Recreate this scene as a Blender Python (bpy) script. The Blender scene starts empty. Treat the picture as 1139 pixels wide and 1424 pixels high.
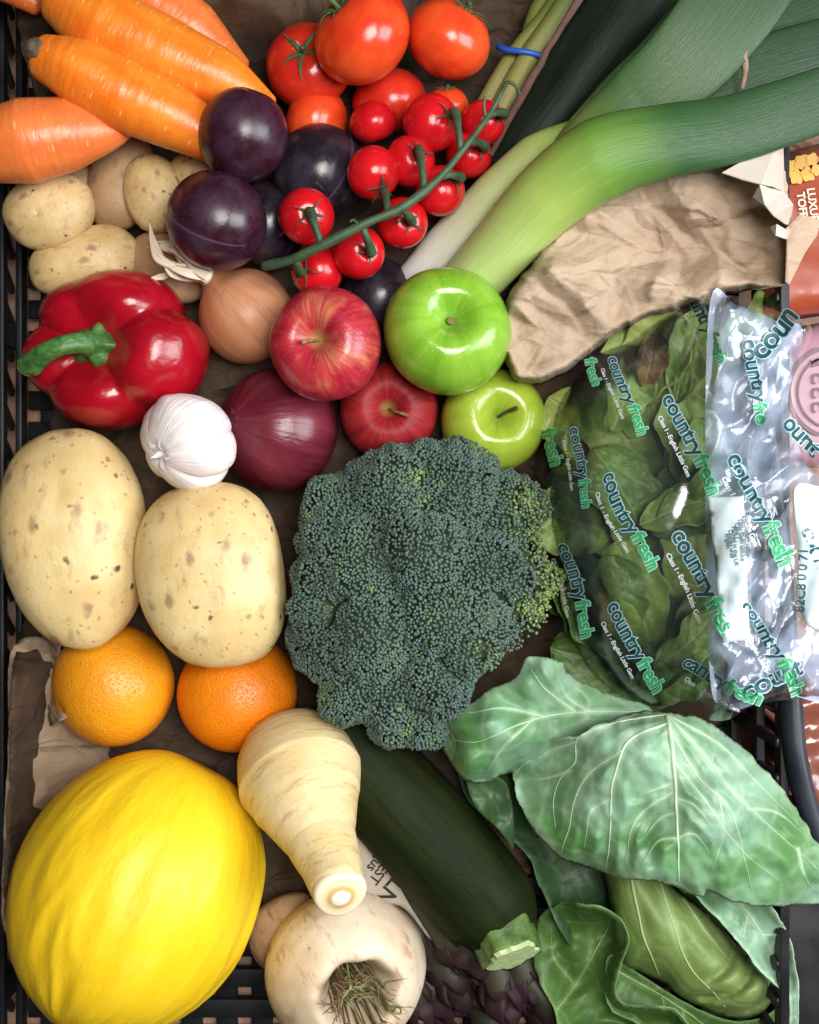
import bpy, math, random
import numpy as np
from mathutils import Vector, Quaternion, Matrix
from mathutils.geometry import delaunay_2d_cdt

SC = bpy.context.scene
COL = SC.collection
# ------------------------------------------------------------------ camera
H, F = 0.70, 1645.0           # camera height in metres, focal length in photo pixels
cd = bpy.data.cameras.new('camera'); cam = bpy.data.objects.new('camera', cd); COL.objects.link(cam)
cam.location = (0, 0, H); cam.rotation_euler = (0, 0, 0)
cd.sensor_fit = 'VERTICAL'; cd.sensor_height = 24.0; cd.lens = 24.0 * F / 1424.0
cd.clip_start = 0.01; cd.clip_end = 20
SC.camera = cam
# ------------------------------------------------------------------ light: window on the right, ceiling lamps
W = bpy.data.worlds.new('World'); SC.world = W; W.use_nodes = True
W.node_tree.nodes['Background'].inputs[0].default_value = (1.0, 0.93, 0.88, 1)
W.node_tree.nodes['Background'].inputs[1].default_value = 0.035
def area(name, loc, target, size, power, col, sy=None):
    d = bpy.data.lights.new(name, 'AREA'); d.energy = power; d.color = col
    d.shape = 'RECTANGLE' if sy else 'SQUARE'; d.size = size
    if sy: d.size_y = sy
    o = bpy.data.objects.new(name, d); COL.objects.link(o); o.location = loc
    o.rotation_euler = (Vector(target) - Vector(loc)).to_track_quat('-Z', 'Y').to_euler()
    return o
area('window_light', (0.98, 0.06, 0.85), (0.0, 0.0, 0.05), 0.60, 25.0, (0.90, 0.95, 1.0), 0.85)
area('ceiling_light', (0.20, 0.10, 1.10), (0.0, 0.0, 0.05), 0.42, 17.0, (1.0, 0.97, 0.93), 0.42)
for i, (lx, ly) in enumerate([(0.10, -0.20), (0.22, 0.30)]):
    d = bpy.data.lights.new('spot_lamp', 'POINT'); d.energy = 0.9; d.shadow_soft_size = 0.025; d.color = (1, .95, .9)
    o = bpy.data.objects.new('spot_lamp', d); COL.objects.link(o); o.location = (lx, ly, 1.5)
SC.view_settings.view_transform = 'Standard'; SC.view_settings.look = 'None'
SC.view_settings.exposure = -0.50; SC.view_settings.gamma = 1
SC.cycles.max_bounces = 7; SC.cycles.transparent_max_bounces = 12
SC.cycles.caustics_reflective = False; SC.cycles.caustics_refractive = False

# ------------------------------------------------------------------ helpers
def K(z): return F / (H - z)
def P(px, py, z): k = K(z); return Vector(((px - 569.5) / k, (712 - py) / k, z))
def S(r, z): return r / K(z)
def Pn(px, py, z):
    k = F / (H - z); return np.stack([(px - 569.5) / k, (712 - py) / k, z + 0 * px], -1)
def fnoise(p, scale, seed=0, octv=3, gain=.5):
    r = np.random.RandomState(seed); out = np.zeros(len(p)); a = 1.0; tot = 0
    for o in range(octv):
        acc = np.zeros(len(p))
        for k in range(6):
            d = r.normal(size=p.shape[1]); d /= np.linalg.norm(d)
            acc += np.sin(p @ d * scale * (0.7 + .6 * r.rand()) * 2.2 + r.rand() * 6.28)
        out += a * acc / 2.6; tot += a; a *= gain; scale *= 2.03
    return out / tot
def crumple(p, scale, seed=0, octv=3, gain=.5):
    """sum of sharp triangular folds along warped random directions: creased paper"""
    r = np.random.RandomState(seed); out = np.zeros(len(p)); a = 1.0; tot = 0
    for o in range(octv):
        w = np.stack([fnoise(p, scale * .5, seed + 31 * o + j, 2) for j in range(p.shape[1])], -1) * .22 / scale
        for k in range(3):
            d = r.normal(size=p.shape[1]); d /= np.linalg.norm(d)
            u = (p + w) @ d * scale * (.7 + .6 * r.rand()) + r.rand() * 9
            out += a * np.abs(u - np.floor(u) - .5) * 2; tot += a
        a *= gain; scale *= 2.1
    return out / tot - .5
def facet(p, cell, seed=0):
    """piecewise linear noise over a random triangulation: flat facets that meet in sharp creases"""
    r = np.random.RandomState(seed); lo, hi = p.min(0) - 2 * cell, p.max(0) + 2 * cell
    gx, gy = np.meshgrid(np.arange(lo[0], hi[0], cell), np.arange(lo[1], hi[1], cell))
    g = np.stack([gx.ravel(), gy.ravel()], -1) + r.uniform(-.46, .46, (gx.size, 2)) * cell; h = r.uniform(-1, 1, len(g))
    vs, _, fs, ov, *_r = delaunay_2d_cdt([Vector(q) for q in g], [], [], 0, 1e-6)
    hv = np.array([h[o[0]] if o else 0 for o in ov]); V = np.array([(q.x, q.y) for q in vs]); out = np.zeros(len(p))
    order = np.argsort(p[:, 0]); px = p[order, 0]
    for f in fs:
        a, b, c = V[f[0]], V[f[1]], V[f[2]]; x0, x1 = min(a[0], b[0], c[0]), max(a[0], b[0], c[0])
        i0, i1 = np.searchsorted(px, x0), np.searchsorted(px, x1, 'right')
        if i0 == i1: continue
        idx = order[i0:i1]; q = p[idx]; den = (b[1] - c[1]) * (a[0] - c[0]) + (c[0] - b[0]) * (a[1] - c[1])
        if abs(den) < 1e-12: continue
        u = ((b[1] - c[1]) * (q[:, 0] - c[0]) + (c[0] - b[0]) * (q[:, 1] - c[1])) / den
        v = ((c[1] - a[1]) * (q[:, 0] - c[0]) + (a[0] - c[0]) * (q[:, 1] - c[1])) / den
        m = (u >= -1e-9) & (v >= -1e-9) & (u + v <= 1 + 1e-9)
        out[idx[m]] = u[m] * hv[f[0]] + v[m] * hv[f[1]] + (1 - u[m] - v[m]) * hv[f[2]]
    return out
def set_attr(me, name, arr):
    arr = np.asarray(arr, dtype=np.float32)
    if arr.ndim == 1:
        at = me.attributes.new(name, 'FLOAT', 'POINT'); at.data.foreach_set('value', arr)
    else:
        at = me.attributes.new(name, 'FLOAT_VECTOR', 'POINT'); at.data.foreach_set('vector', arr.ravel())
def mobj(name, v, f, m, parent=None, smooth=True, attrs=None, loc=None, org=None):
    """one mesh object; org: world origin subtracted from the vertices"""
    v = np.asarray(v, dtype=float)
    if org is not None: v = v - np.array(org)
    me = bpy.data.meshes.new(name); me.from_pydata(v.tolist(), [], [tuple(int(i) for i in q) for q in f])
    for ma in (m if isinstance(m, (list, tuple)) else [m]): me.materials.append(ma)
    if smooth: me.polygons.foreach_set('use_smooth', [True] * len(me.polygons))
    for k, a in (attrs or {}).items(): set_attr(me, k, a)
    me.update()
    o = bpy.data.objects.new(name, me); COL.objects.link(o)
    if parent: o.parent = parent
    elif org is not None: o.location = org
    if loc is not None: o.location = loc
    return o
def tag(o, label=None, cat=None, group=None, kind=None):
    if label: o['label'] = label
    if cat: o['category'] = cat
    if group: o['group'] = group
    if kind: o['kind'] = kind
    return o
def thing(name, label, cat, loc=(0, 0, 0), q=None, scale=1.0, group=None):
    o = bpy.data.objects.new(name, None); COL.objects.link(o); o.location = loc; o.empty_display_size = .02
    if q is not None: o.rotation_mode = 'QUATERNION'; o.rotation_quaternion = q
    o.scale = (scale,) * 3 if isinstance(scale, (int, float)) else scale
    return tag(o, label, cat, group)
def q_axis(d, spin=0):
    return Vector((0, 0, 1)).rotation_difference(Vector(d).normalized()) @ Quaternion((0, 0, 1), spin)
def solid(o, t, off=-1):
    m = o.modifiers.new('thick', 'SOLIDIFY'); m.thickness = t; m.offset = off; return o
def box(v0, v1):
    (a, b, c), (d, e, f) = v0, v1
    v = [(x, y, z) for x in (a, d) for y in (b, e) for z in (c, f)]
    return v, [(0, 1, 3, 2), (4, 6, 7, 5), (0, 4, 5, 1), (2, 3, 7, 6), (0, 2, 6, 4), (1, 5, 7, 3)]
def bevel(o, w, seg=2):
    m = o.modifiers.new('bevel', 'BEVEL'); m.width = w; m.segments = seg; return o
def cat_closed(pts, step):
    pts = np.array(pts, float); n = len(pts); out = []
    for i in range(n):
        a, b, c, d = pts[i - 1], pts[i], pts[(i + 1) % n], pts[(i + 2) % n]
        k = max(1, int(np.linalg.norm(c - b) / step))
        for j in range(k):
            t = j / k
            out.append(.5 * (2 * b + (c - a) * t + (2 * a - 5 * b + 4 * c - d) * t * t + (3 * b - a - 3 * c + d) * t ** 3))
    return np.array(out)
def cat_open(pts, n):
    pts = np.array(pts, float); e = np.vstack([2 * pts[0] - pts[1], pts, 2 * pts[-1] - pts[-2]])
    u = np.linspace(0, len(pts) - 1 - 1e-9, n); out = []
    for x in u:
        i = int(x); t = x - i; a, b, c, d = e[i:i + 4]
        out.append(.5 * (2 * b + (c - a) * t + (2 * a - 5 * b + 4 * c - d) * t * t + (3 * b - a - 3 * c + d) * t ** 3))
    return np.array(out)
def inside(p, poly):
    r = np.zeros(len(p), bool); n = len(poly)
    for i in range(n):
        x1, y1 = poly[i - 1]; x2, y2 = poly[i]
        if y1 == y2: continue
        c = ((y1 > p[:, 1]) != (y2 > p[:, 1])) & (p[:, 0] < (x2 - x1) * (p[:, 1] - y1) / (y2 - y1) + x1)
        r ^= c
    return r
def dist_line(p, line):
    d = np.full(len(p), 1e9)
    for i in range(len(line) - 1):
        a = line[i]; ab = line[i + 1] - a; L = ab @ ab + 1e-12
        t = np.clip(((p - a) @ ab) / L, 0, 1)
        d = np.minimum(d, np.linalg.norm(p - a - t[:, None] * ab, axis=1))
    return d
def sheet(name, outline, zf, m, parent=None, sp=8, veins=(), vh=.0012, thick=.0006, edge=0, org=None, seed=0, smooth=True, closed_step=None, puff=.0046, ribm=None):
    """a sheet over a closed outline; zf(px, py, e) gives its height, e is the distance to the rim; returns the object"""
    ol = cat_closed(outline, closed_step or sp)
    if edge:
        s = np.arange(len(ol)) * 1.0
        nz = fnoise(np.stack([np.cos(s / len(s) * 6.283), np.sin(s / len(s) * 6.283)], -1) * len(s) * sp / 60.0, .8, seed + 5, 3)
        c = ol.mean(0); d = ol - c; d /= np.linalg.norm(d, axis=1)[:, None]; ol = ol + d * (nz * edge)[:, None]
    lo, hi = ol.min(0), ol.max(0); rs = np.random.RandomState(seed)
    gx, gy = np.meshgrid(np.arange(lo[0], hi[0], sp), np.arange(lo[1], hi[1], sp))
    g = np.stack([gx.ravel(), gy.ravel()], -1) + rs.uniform(-.22, .22, (gx.size, 2)) * sp
    g = g[inside(g, ol)]
    ring = np.vstack([ol, ol[:1]])
    g = g[dist_line(g, ring) > sp * .55]
    allp = np.vstack([ol, g])
    vs, _, fs, *_ = delaunay_2d_cdt([Vector(q) for q in allp], [], [list(range(len(ol)))], 1, 1e-5)
    p = np.array([(q.x, q.y) for q in vs]); e = dist_line(p, ring)
    ve = np.zeros(len(p)); dm = np.full(len(p), 60.0)
    for line, w in veins:
        ln = cat_open(line, 24); d = dist_line(p, ln)
        L = np.linalg.norm(ln[-1] - ln[0]); fade = np.clip(1.12 - np.linalg.norm(p - ln[0], axis=1) / L, 0, 1); dm = np.minimum(dm, d)
        ve = np.maximum(ve, .55 * np.exp(-(d / (w * (0.9 + .8 * fade) + sp * .4)) ** 2) * np.clip(fade * 1.6, 0, 1))
    z = zf(p[:, 0], p[:, 1], e) + vh * ve + (puff * (1 - np.exp(-(dm / 15) ** 2)) * (.6 + .5 * fnoise(p / 100, 2.2, seed + 3, 2)) if veins else 0)
    v = Pn(p[:, 0], p[:, 1], z)
    f = [q[::-1] if np.cross(p[q[1]] - p[q[0]], p[q[2]] - p[q[0]]) > 0 else q for q in fs]
    o = mobj(name, v, f, m, parent, smooth, {'vein': ve, 'rim': np.exp(-e / 5.0), 'pix': np.stack([p[:, 0], p[:, 1], 0 * e], -1) / 1000}, org=org)
    if thick: solid(o, thick)
    if len(veins) and ribm:
        rb = []
        for line, w in veins:
            ln = cat_open(line, 26); wob = fnoise(ln / 100, 3.0, seed + 9, 2) * 1.6; ln = ln + np.stack([wob, wob[::-1]], -1) * np.linspace(0, 1, 26)[:, None]
            ln = ln[inside(ln, ol)]
            if len(ln) < 4: continue
            le = dist_line(ln, ring); lz = zf(ln[:, 0], ln[:, 1], le) + vh * .5
            q = Pn(ln[:, 0], ln[:, 1], lz) - (np.array(org) if org is not None else 0)
            rb.append(sweep(q, [S(w * .42, .1), S(w * .34, .1), S(w * .22, .1), S(w * .10, .1)], 8, 60, [.8, .8]))
        v, f, a = join(*rb); mobj('rib', v, f, ribm, o, attrs={'suv': a['suv']})
    return o
def revolve(fn, nphi=48, nth=64, phi0=0.0, phi1=math.pi):
    """fn(phi, th) -> xyz on a sphere-like grid; poles closed"""
    ph = np.linspace(phi0, phi1, nphi); th = np.arange(nth) / nth * 2 * math.pi
    A, B = np.meshgrid(ph, th, indexing='ij'); A = A.ravel(); B = B.ravel()
    x, y, z = fn(A, B); v = np.stack([x, y, z], -1)
    f = []
    for i in range(nphi - 1):
        for j in range(nth):
            a = i * nth + j; b = i * nth + (j + 1) % nth
            f.append((a, a + nth, b + nth, b))
    return v, f, {'mer': np.stack([np.cos(B), np.sin(B), A], -1)}
def sweep(path, radii, seg=24, n=40, flat=None, cap=True, disp=None, up=(0, 0, 1), capk=.55):
    """tube along world points with a radius list (metres), ends rounded when cap"""
    c = cat_open([tuple(q) for q in path], n)
    u = np.linspace(0, 1, n); r = np.interp(u, np.linspace(0, 1, len(radii)), radii)
    fl = np.interp(u, np.linspace(0, 1, len(flat)), flat) if flat is not None else np.ones(n)
    tg = np.gradient(c, axis=0); tg /= np.linalg.norm(tg, axis=1)[:, None]
    UP = np.array(up, float); side = np.cross(tg, UP); side /= np.linalg.norm(side, axis=1)[:, None] + 1e-9
    upv = np.cross(side, tg)
    s = np.concatenate([[0], np.cumsum(np.linalg.norm(np.diff(c, axis=0), axis=1))])
    if cap:   # quarter-ellipse closing rings at both ends
        k = 5; C = []; R = []; FL = []; T = []; SD = []; U = []; SS = []
        for q in range(k):
            a = (q / k) * math.pi / 2
            C.append(c[0] - tg[0] * r[0] * capk * math.cos(a)); R.append(r[0] * max(math.sin(a), .02)); FL.append(fl[0]); SD.append(side[0]); U.append(upv[0]); SS.append(-r[0] * capk * math.cos(a))
        for i in range(n): C.append(c[i]); R.append(r[i]); FL.append(fl[i]); SD.append(side[i]); U.append(upv[i]); SS.append(s[i])
        for q in range(k - 1, -1, -1):
            a = (q / k) * math.pi / 2
            C.append(c[-1] + tg[-1] * r[-1] * .55 * math.cos(a)); R.append(r[-1] * max(math.sin(a), .02)); FL.append(fl[-1]); SD.append(side[-1]); U.append(upv[-1]); SS.append(s[-1] + r[-1] * .55 * math.cos(a))
        c, r, fl, side, upv, s = map(np.array, (C, R, FL, SD, U, SS))
    N_ = len(c); th = np.arange(seg) / seg * 2 * math.pi
    cs, sn = np.cos(th), np.sin(th)
    L_ = s[-1] if not cap else s[N_ - 6]; rr = np.repeat(r[:, None], seg, 1)
    if disp is not None: rr = rr * (1 + disp(np.clip(s[:, None] / L_, 0, 1) + 0 * th, th[None, :] + 0 * s[:, None]))
    v = c[:, None, :] + side[:, None, :] * (rr * cs)[..., None] + upv[:, None, :] * (rr * sn * fl[:, None])[..., None]
    f = []
    for i in range(N_ - 1):
        for j in range(seg):
            a = i * seg + j; b = i * seg + (j + 1) % seg
            f.append((a, b, b + seg, a + seg))
    f.append(tuple(range(seg))[::-1]); f.append(tuple(range((N_ - 1) * seg, N_ * seg)))
    t = np.clip(np.repeat(s / L_, seg), 0, 1)
    suv = np.stack([np.repeat(s, seg) * 10, np.tile(cs, N_), np.tile(sn, N_)], -1)
    return v.reshape(-1, 3), f, {'t': t, 'suv': suv}
def join(*parts):
    V = []; Fc = []; A = {}; n = 0
    for v, f, *a in parts:
        V.append(np.asarray(v, float)); Fc += [tuple(i + n for i in q) for q in f]; n += len(v)
        for k, x in (a[0] if a else {}).items(): A.setdefault(k, []).append(x)
    A = {k: np.concatenate(x) for k, x in A.items() if sum(len(y) for y in x) == n}
    return np.vstack(V), Fc, A

# ------------------------------------------------------------------ node materials
class N:
    def __init__(s, name):
        s.m = bpy.data.materials.new(name); s.m.use_nodes = True; s.t = s.m.node_tree
        s.p = s.t.nodes['Principled BSDF']; s.o = s.t.nodes['Material Output']
    def nd(s, ty, **kw):
        n = s.t.nodes.new(ty)
        for k, v in kw.items(): setattr(n, k, v)
        return n
    def put(s, sock, v):
        if hasattr(v, 'is_output'): s.t.links.new(v, sock)
        elif v is not None:
            if isinstance(v, (tuple, list)) and sock.type == 'RGBA' and len(v) == 3: v = (*v, 1)
            sock.default_value = v
    def obj(s): return s.nd('ShaderNodeTexCoord').outputs['Object']
    def attr(s, n, out='Fac'): x = s.nd('ShaderNodeAttribute'); x.attribute_name = n; return x.outputs[out]
    def mul(s, v, k): n = s.nd('ShaderNodeVectorMath', operation='MULTIPLY'); s.put(n.inputs[0], v); n.inputs[1].default_value = k; return n.outputs[0]
    def noise(s, v, sc, det=4, ro=.55, dist=0):
        n = s.nd('ShaderNodeTexNoise'); s.put(n.inputs['Vector'], v); n.inputs['Scale'].default_value = sc
        n.inputs['Detail'].default_value = det; n.inputs['Roughness'].default_value = ro; n.inputs['Distortion'].default_value = dist
        return n.outputs['Fac']
    def voro(s, v, sc, feat='F1', out='Distance', rnd=1):
        n = s.nd('ShaderNodeTexVoronoi', feature=feat); s.put(n.inputs['Vector'], v); n.inputs['Scale'].default_value = sc
        n.inputs['Randomness'].default_value = rnd; return n.outputs[out]
    def ramp(s, f, st, mode='LINEAR'):
        n = s.nd('ShaderNodeValToRGB'); s.put(n.inputs[0], f); e = n.color_ramp.elements; n.color_ramp.interpolation = mode
        while len(e) < len(st): e.new(.5)
        for i, (p, c) in enumerate(st):
            e[i].position = p; e[i].color = (c, c, c, 1) if isinstance(c, (int, float)) else (*c, 1)
        return n.outputs[0]
    def mix(s, f, a, b, bt='MIX'):
        n = s.nd('ShaderNodeMix', data_type='RGBA', blend_type=bt); s.put(n.inputs[0], f); s.put(n.inputs[6], a); s.put(n.inputs[7], b); return n.outputs[2]
    def math(s, op, a, b=0.0, c=0.0):
        n = s.nd('ShaderNodeMath', operation=op); s.put(n.inputs[0], a); s.put(n.inputs[1], b); s.put(n.inputs[2], c); return n.outputs[0]
    def bump(s, h, st=.5, d=.001):
        n = s.nd('ShaderNodeBump'); s.put(n.inputs['Height'], h); n.inputs['Strength'].default_value = st; n.inputs['Distance'].default_value = d; return n.outputs[0]
    def fin(s, col, rough=.5, sss=0, srad=(1, .4, .2), ssc=.003, nrm=None, spec=.5, coat=0, crough=.1, sheen=0, trans=0):
        p = s.p.inputs
        s.put(p['Base Color'], col); s.put(p['Roughness'], rough); s.put(p['Specular IOR Level'], spec)
        if sss: p['Subsurface Weight'].default_value = sss; p['Subsurface Radius'].default_value = srad; p['Subsurface Scale'].default_value = ssc
        if nrm is not None: s.put(p['Normal'], nrm)
        if coat: p['Coat Weight'].default_value = coat; p['Coat Roughness'].default_value = crough
        if sheen: p['Sheen Weight'].default_value = sheen
        if trans:  # thin-leaf translucency
            tr = s.nd('ShaderNodeBsdfTranslucent'); s.put(tr.inputs[0], col); mx = s.nd('ShaderNodeMixShader'); mx.inputs[0].default_value = trans
            s.t.links.new(s.p.outputs[0], mx.inputs[1]); s.t.links.new(tr.outputs[0], mx.inputs[2]); s.t.links.new(mx.outputs[0], s.o.inputs[0])
        return s.m
def plain(name, col, rough=.5, var=.25, sc=30, spec=.5, bump=0, coat=0):
    n = N(name); o = n.obj(); f = n.noise(o, sc, 5)
    c = n.mix(f, tuple(x * (1 - var) for x in col), tuple(min(1, x * (1 + var)) for x in col))
    return n.fin(c, rough, nrm=n.bump(f, bump, .002) if bump else None, spec=spec, coat=coat)
M = {}
def m_skin_potato(name, base, pale, dark, spots=1.0, sc=1.0):
    n = N(name); o = n.obj()
    c = n.mix(n.ramp(n.noise(o, 1.6 * sc, 4), [(.35, 0), (.65, 1)]), base, pale)
    c = n.mix(n.ramp(n.noise(o, 5 * sc, 5, .6), [(.55, 0), (.75, .55)]), c, dark)
    w_ = n.nd('ShaderNodeTexNoise'); n.put(w_.inputs['Vector'], o); w_.inputs['Scale'].default_value = 9 * sc; w_.inputs['Detail'].default_value = 3
    ov = n.nd('ShaderNodeVectorMath', operation='MULTIPLY_ADD'); n.put(ov.inputs[0], w_.outputs['Color']); ov.inputs[1].default_value = (.09, .09, .09); n.put(ov.inputs[2], o); o2 = ov.outputs[0]
    d1 = n.voro(o2, 5.0 * sc); rnd = n.voro(o2, 5.0 * sc, 'F1', 'Color')
    pick = n.math('GREATER_THAN', rnd, .38)
    st = n.ramp(n.noise(n.mul(o2, (1, 3.2, 1)), 2.6 * sc, 5, .6), [(.58, 0), (.70, .8)]); c = n.mix(n.math('MULTIPLY', st, spots * .7), c, (.40, .22, .12))
    sp = n.math('MULTIPLY', n.math('MULTIPLY', n.ramp(d1, [(.08, 1), (.18, 0)]), pick), n.ramp(n.noise(o, 1.5 * sc, 3), [(.38, .35), (.54, 1)]))
    c = n.mix(n.math('MULTIPLY', sp, .95 * spots), c, (.075, .035, .016))
    d2 = n.voro(n.mul(o2, (1, 1.6, 1)), 2.6 * sc); wob = n.noise(o, 14 * sc, 4)
    ps = n.ramp(n.math('ADD', d2, n.math('MULTIPLY', wob, .16)), [(.20, 1), (.36, 0)])
    ps = n.math('MULTIPLY', ps, n.math('GREATER_THAN', n.voro(n.mul(o2, (1, 1.6, 1)), 2.6 * sc, 'F1', 'Color'), .30)); c = n.mix(n.math('MULTIPLY', ps, .70 * spots), c, (.26, .13, .085))
    d3 = n.voro(o2, 10 * sc); s3 = n.ramp(d3, [(.06, 1), (.20, 0)])
    c = n.mix(n.math('MULTIPLY', s3, .75 * spots), c, (.30, .17, .07))
    h = n.math('SUBTRACT', n.noise(o, 30 * sc, 5, .6), n.math('ADD', n.math('MULTIPLY', sp, .8), n.math('MULTIPLY', ps, .5)))
    return n.fin(c, n.ramp(n.noise(o, 6, 3), [(.3, .36), (.7, .52)]), sss=.12, srad=(1, .6, .3), ssc=.004, nrm=n.bump(h, .35, .0008), spec=.45)
M['potato'] = m_skin_potato('baking_potato_skin', (.64, .45, .19), (.75, .59, .30), (.50, .33, .13))
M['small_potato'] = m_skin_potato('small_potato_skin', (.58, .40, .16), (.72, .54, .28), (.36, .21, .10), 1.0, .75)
M['small_potato_shaded'] = m_skin_potato('shaded_potato_skin', (.40, .25, .13), (.50, .32, .17), (.25, .15, .08), .6, .75)  # darker copy of the small potato skin, shade painted into the colour
def m_carrot(name, a, b):
    n = N(name); o = n.attr('suv', 'Vector')
    c = n.mix(n.ramp(n.noise(n.mul(o, (2.5, 1, 1)), 1.3, 4), [(.35, 0), (.65, 1)]), a, b)
    lines = n.ramp(n.noise(n.mul(o, (34, 1.3, 1.3)), 1.5, 3, .6), [(.62, 0), (.70, 1)])
    v = n.voro(n.mul(o, (34, 1.5, 1.5)), 1.0); dash = n.math('MULTIPLY', n.ramp(v, [(.08, 1), (.22, 0)]), n.math('GREATER_THAN', n.voro(n.mul(o, (34, 1.5, 1.5)), 1.0, 'F1', 'Color'), .62))
    c = n.mix(n.math('MULTIPLY', dash, .55), c, (.92, .52, .20))
    c = n.mix(n.math('MULTIPLY', lines, .22), c, (.95, .55, .22))
    pit = n.ramp(n.voro(n.mul(o, (9, 2.2, 2.2)), 2.3), [(.04, 1), (.10, 0)])
    c = n.mix(n.math('MULTIPLY', pit, .35), c, (.45, .10, .04))
    h = n.math('ADD', n.noise(n.mul(o, (24, 1, 1)), 1.5, 4), n.math('MULTIPLY', dash, .3))
    return n.fin(c, n.ramp(n.noise(n.mul(o, (6, 2, 2)), 3, 3), [(.3, .24), (.7, .42)]), sss=.2, srad=(1, .35, .1), ssc=.004, nrm=n.bump(h, .4, .0012))
M['carrot'] = m_carrot('carrot_skin', (.80, .165, .010), (.84, .26, .025))
M['carrot_pink'] = m_carrot('pink_orange_carrot_skin', (.74, .15, .035), (.80, .22, .05))
M['scar'] = plain('dry_brown_scar', (.10, .07, .04), .8, .6, 300, bump=.6)
def m_tomato(name, a, b, speck=.0):
    n = N(name); o = n.obj()
    c = n.mix(n.ramp(n.noise(o, 1.2, 3), [(.35, 0), (.65, 1)]), a, b)
    s = n.ramp(n.voro(o, 26), [(.05, 1), (.14, 0)])
    c = n.mix(n.math('MULTIPLY', s, speck), c, (.85, .35, .10))
    return n.fin(c, .22, sss=.15, srad=(1, .2, .1), ssc=.003, nrm=n.bump(n.math('ADD', n.noise(o, 3, 3), n.math('MULTIPLY', n.noise(o, 26, 3), .07)), .16, .0014), spec=.5)
M['tomato'] = m_tomato('tomato_skin', (.62, .035, .010), (.74, .085, .018), .10)
M['tomato_red'] = m_tomato('deep_red_tomato_skin', (.50, .016, .010), (.60, .035, .014), .08)
M['cherry'] = m_tomato('cherry_tomato_skin', (.52, .006, .012), (.60, .010, .014), .05)
M['cherry_orange'] = m_tomato('orange_cherry_skin', (.62, .045, .012), (.66, .06, .015), .05)
def m_stem(name, a, b, sc=60):
    n = N(name); o = n.obj(); c = n.mix(n.ramp(n.noise(o, sc, 5), [(.35, 0), (.65, 1)]), a, b)
    return n.fin(c, .55, nrm=n.bump(n.noise(o, sc * 4, 3), .4, .0006))
M['vine'] = m_stem('tomato_vine', (.022, .052, .024), (.055, .105, .050), 120)
M['calyx'] = m_stem('tomato_calyx', (.03, .075, .02), (.08, .15, .05), 5)
M['woodstem'] = m_stem('apple_stalk', (.16, .08, .03), (.32, .20, .09), 12)
M['darkstem'] = m_stem('dark_stalk', (.04, .025, .015), (.10, .06, .035), 12)
def m_plum(name, a, bloom, amt):
    n = N(name); o = n.obj()
    f = n.ramp(n.noise(o, 1.9, 5, .62, .2), [(.38, 0), (.78, 1)])
    c = n.mix(n.math('MULTIPLY', f, amt), a, bloom)
    f2 = n.ramp(n.noise(o, 9, 5, .7), [(.50, 0), (.80, 1)]); c = n.mix(n.math('MULTIPLY', f2, amt * .35), c, bloom)
    g = n.attr('mer', 'Vector'); sx = n.nd('ShaderNodeSeparateXYZ'); n.put(sx.inputs[0], g)
    ln = n.math('MULTIPLY', n.ramp(n.math('ABSOLUTE', sx.outputs[1]), [(.0, 1), (.045, 0)]), n.math('GREATER_THAN', sx.outputs[0], 0))
    c = n.mix(n.math('MULTIPLY', ln, .28), c, (.22, .18, .30))
    s = n.ramp(n.voro(o, 30), [(.04, 1), (.10, 0)]); c = n.mix(n.math('MULTIPLY', s, .3), c, (.25, .16, .16))
    return n.fin(c, n.math('ADD', .22, n.math('MULTIPLY', f, .25)), nrm=n.bump(n.noise(o, 8, 4), .1, .001), spec=.5)
M['plum'] = m_plum('plum_skin', (.030, .006, .012), (.070, .042, .080), .5)
M['plum_dark'] = m_plum('blue_black_plum_skin', (.013, .007, .012), (.055, .05, .08), .5)
def m_onion(name, a, b, line, k=9, rough=.3, dryedge=None):
    n = N(name); g = n.attr('mer', 'Vector'); o = n.obj()
    gl = n.mul(g, (1, 1, .12))
    c = n.mix(n.ramp(n.noise(gl, 2.5, 5, .6), [(.35, 0), (.65, 1)]), a, b)
    l = n.ramp(n.noise(gl, k, 4, .6), [(.50, 0), (.66, 1)]); c = n.mix(n.math('MULTIPLY', l, .55), c, line)
    pt = n.ramp(n.noise(n.mul(o, (1, 1, .5)), 1.4, 5, .5), [(.55, 0), (.62, 1)]); c = n.mix(n.math('MULTIPLY', pt, .35), c, b)
    return n.fin(c, rough, sss=.08, srad=(1, .4, .3), nrm=n.bump(n.math('ADD', n.noise(gl, 12, 4), n.math('MULTIPLY', pt, .6)), .28, .0009), spec=.5)
M['onion'] = m_onion('brown_onion_skin', (.48, .19, .085), (.60, .29, .15), (.36, .13, .055), 10, .42)
M['red_onion'] = m_onion('red_onion_skin', (.095, .008, .017), (.17, .022, .036), (.06, .005, .016), 9, .30)
M['papery'] = m_onion('dry_papery_skin', (.66, .50, .36), (.80, .68, .54), (.42, .26, .15), 12, .6)
def m_pepper():
    n = N('red_pepper_skin'); o = n.obj()
    c = n.mix(n.ramp(n.noise(o, 1.4, 3), [(.35, 0), (.65, 1)]), (.27, .002, .010), (.40, .005, .015))
    return n.fin(c, .24, sss=.06, srad=(1, .1, .1), nrm=n.bump(n.math('ADD', n.noise(o, 2.5, 3), n.math('MULTIPLY', n.noise(o, 18, 4), .10)), .30, .004), spec=.55, coat=.12, crough=.12)
M['pepper'] = m_pepper()
def m_pstem():
    n = N('pepper_stalk'); o = n.obj()
    c = n.mix(n.ramp(n.noise(o, 7, 5), [(.35, 0), (.65, 1)]), (.025, .10, .018), (.09, .22, .05))
    return n.fin(c, .42, nrm=n.bump(n.noise(o, 14, 4), .5, .0015))
M['pstem'] = m_pstem()
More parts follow.
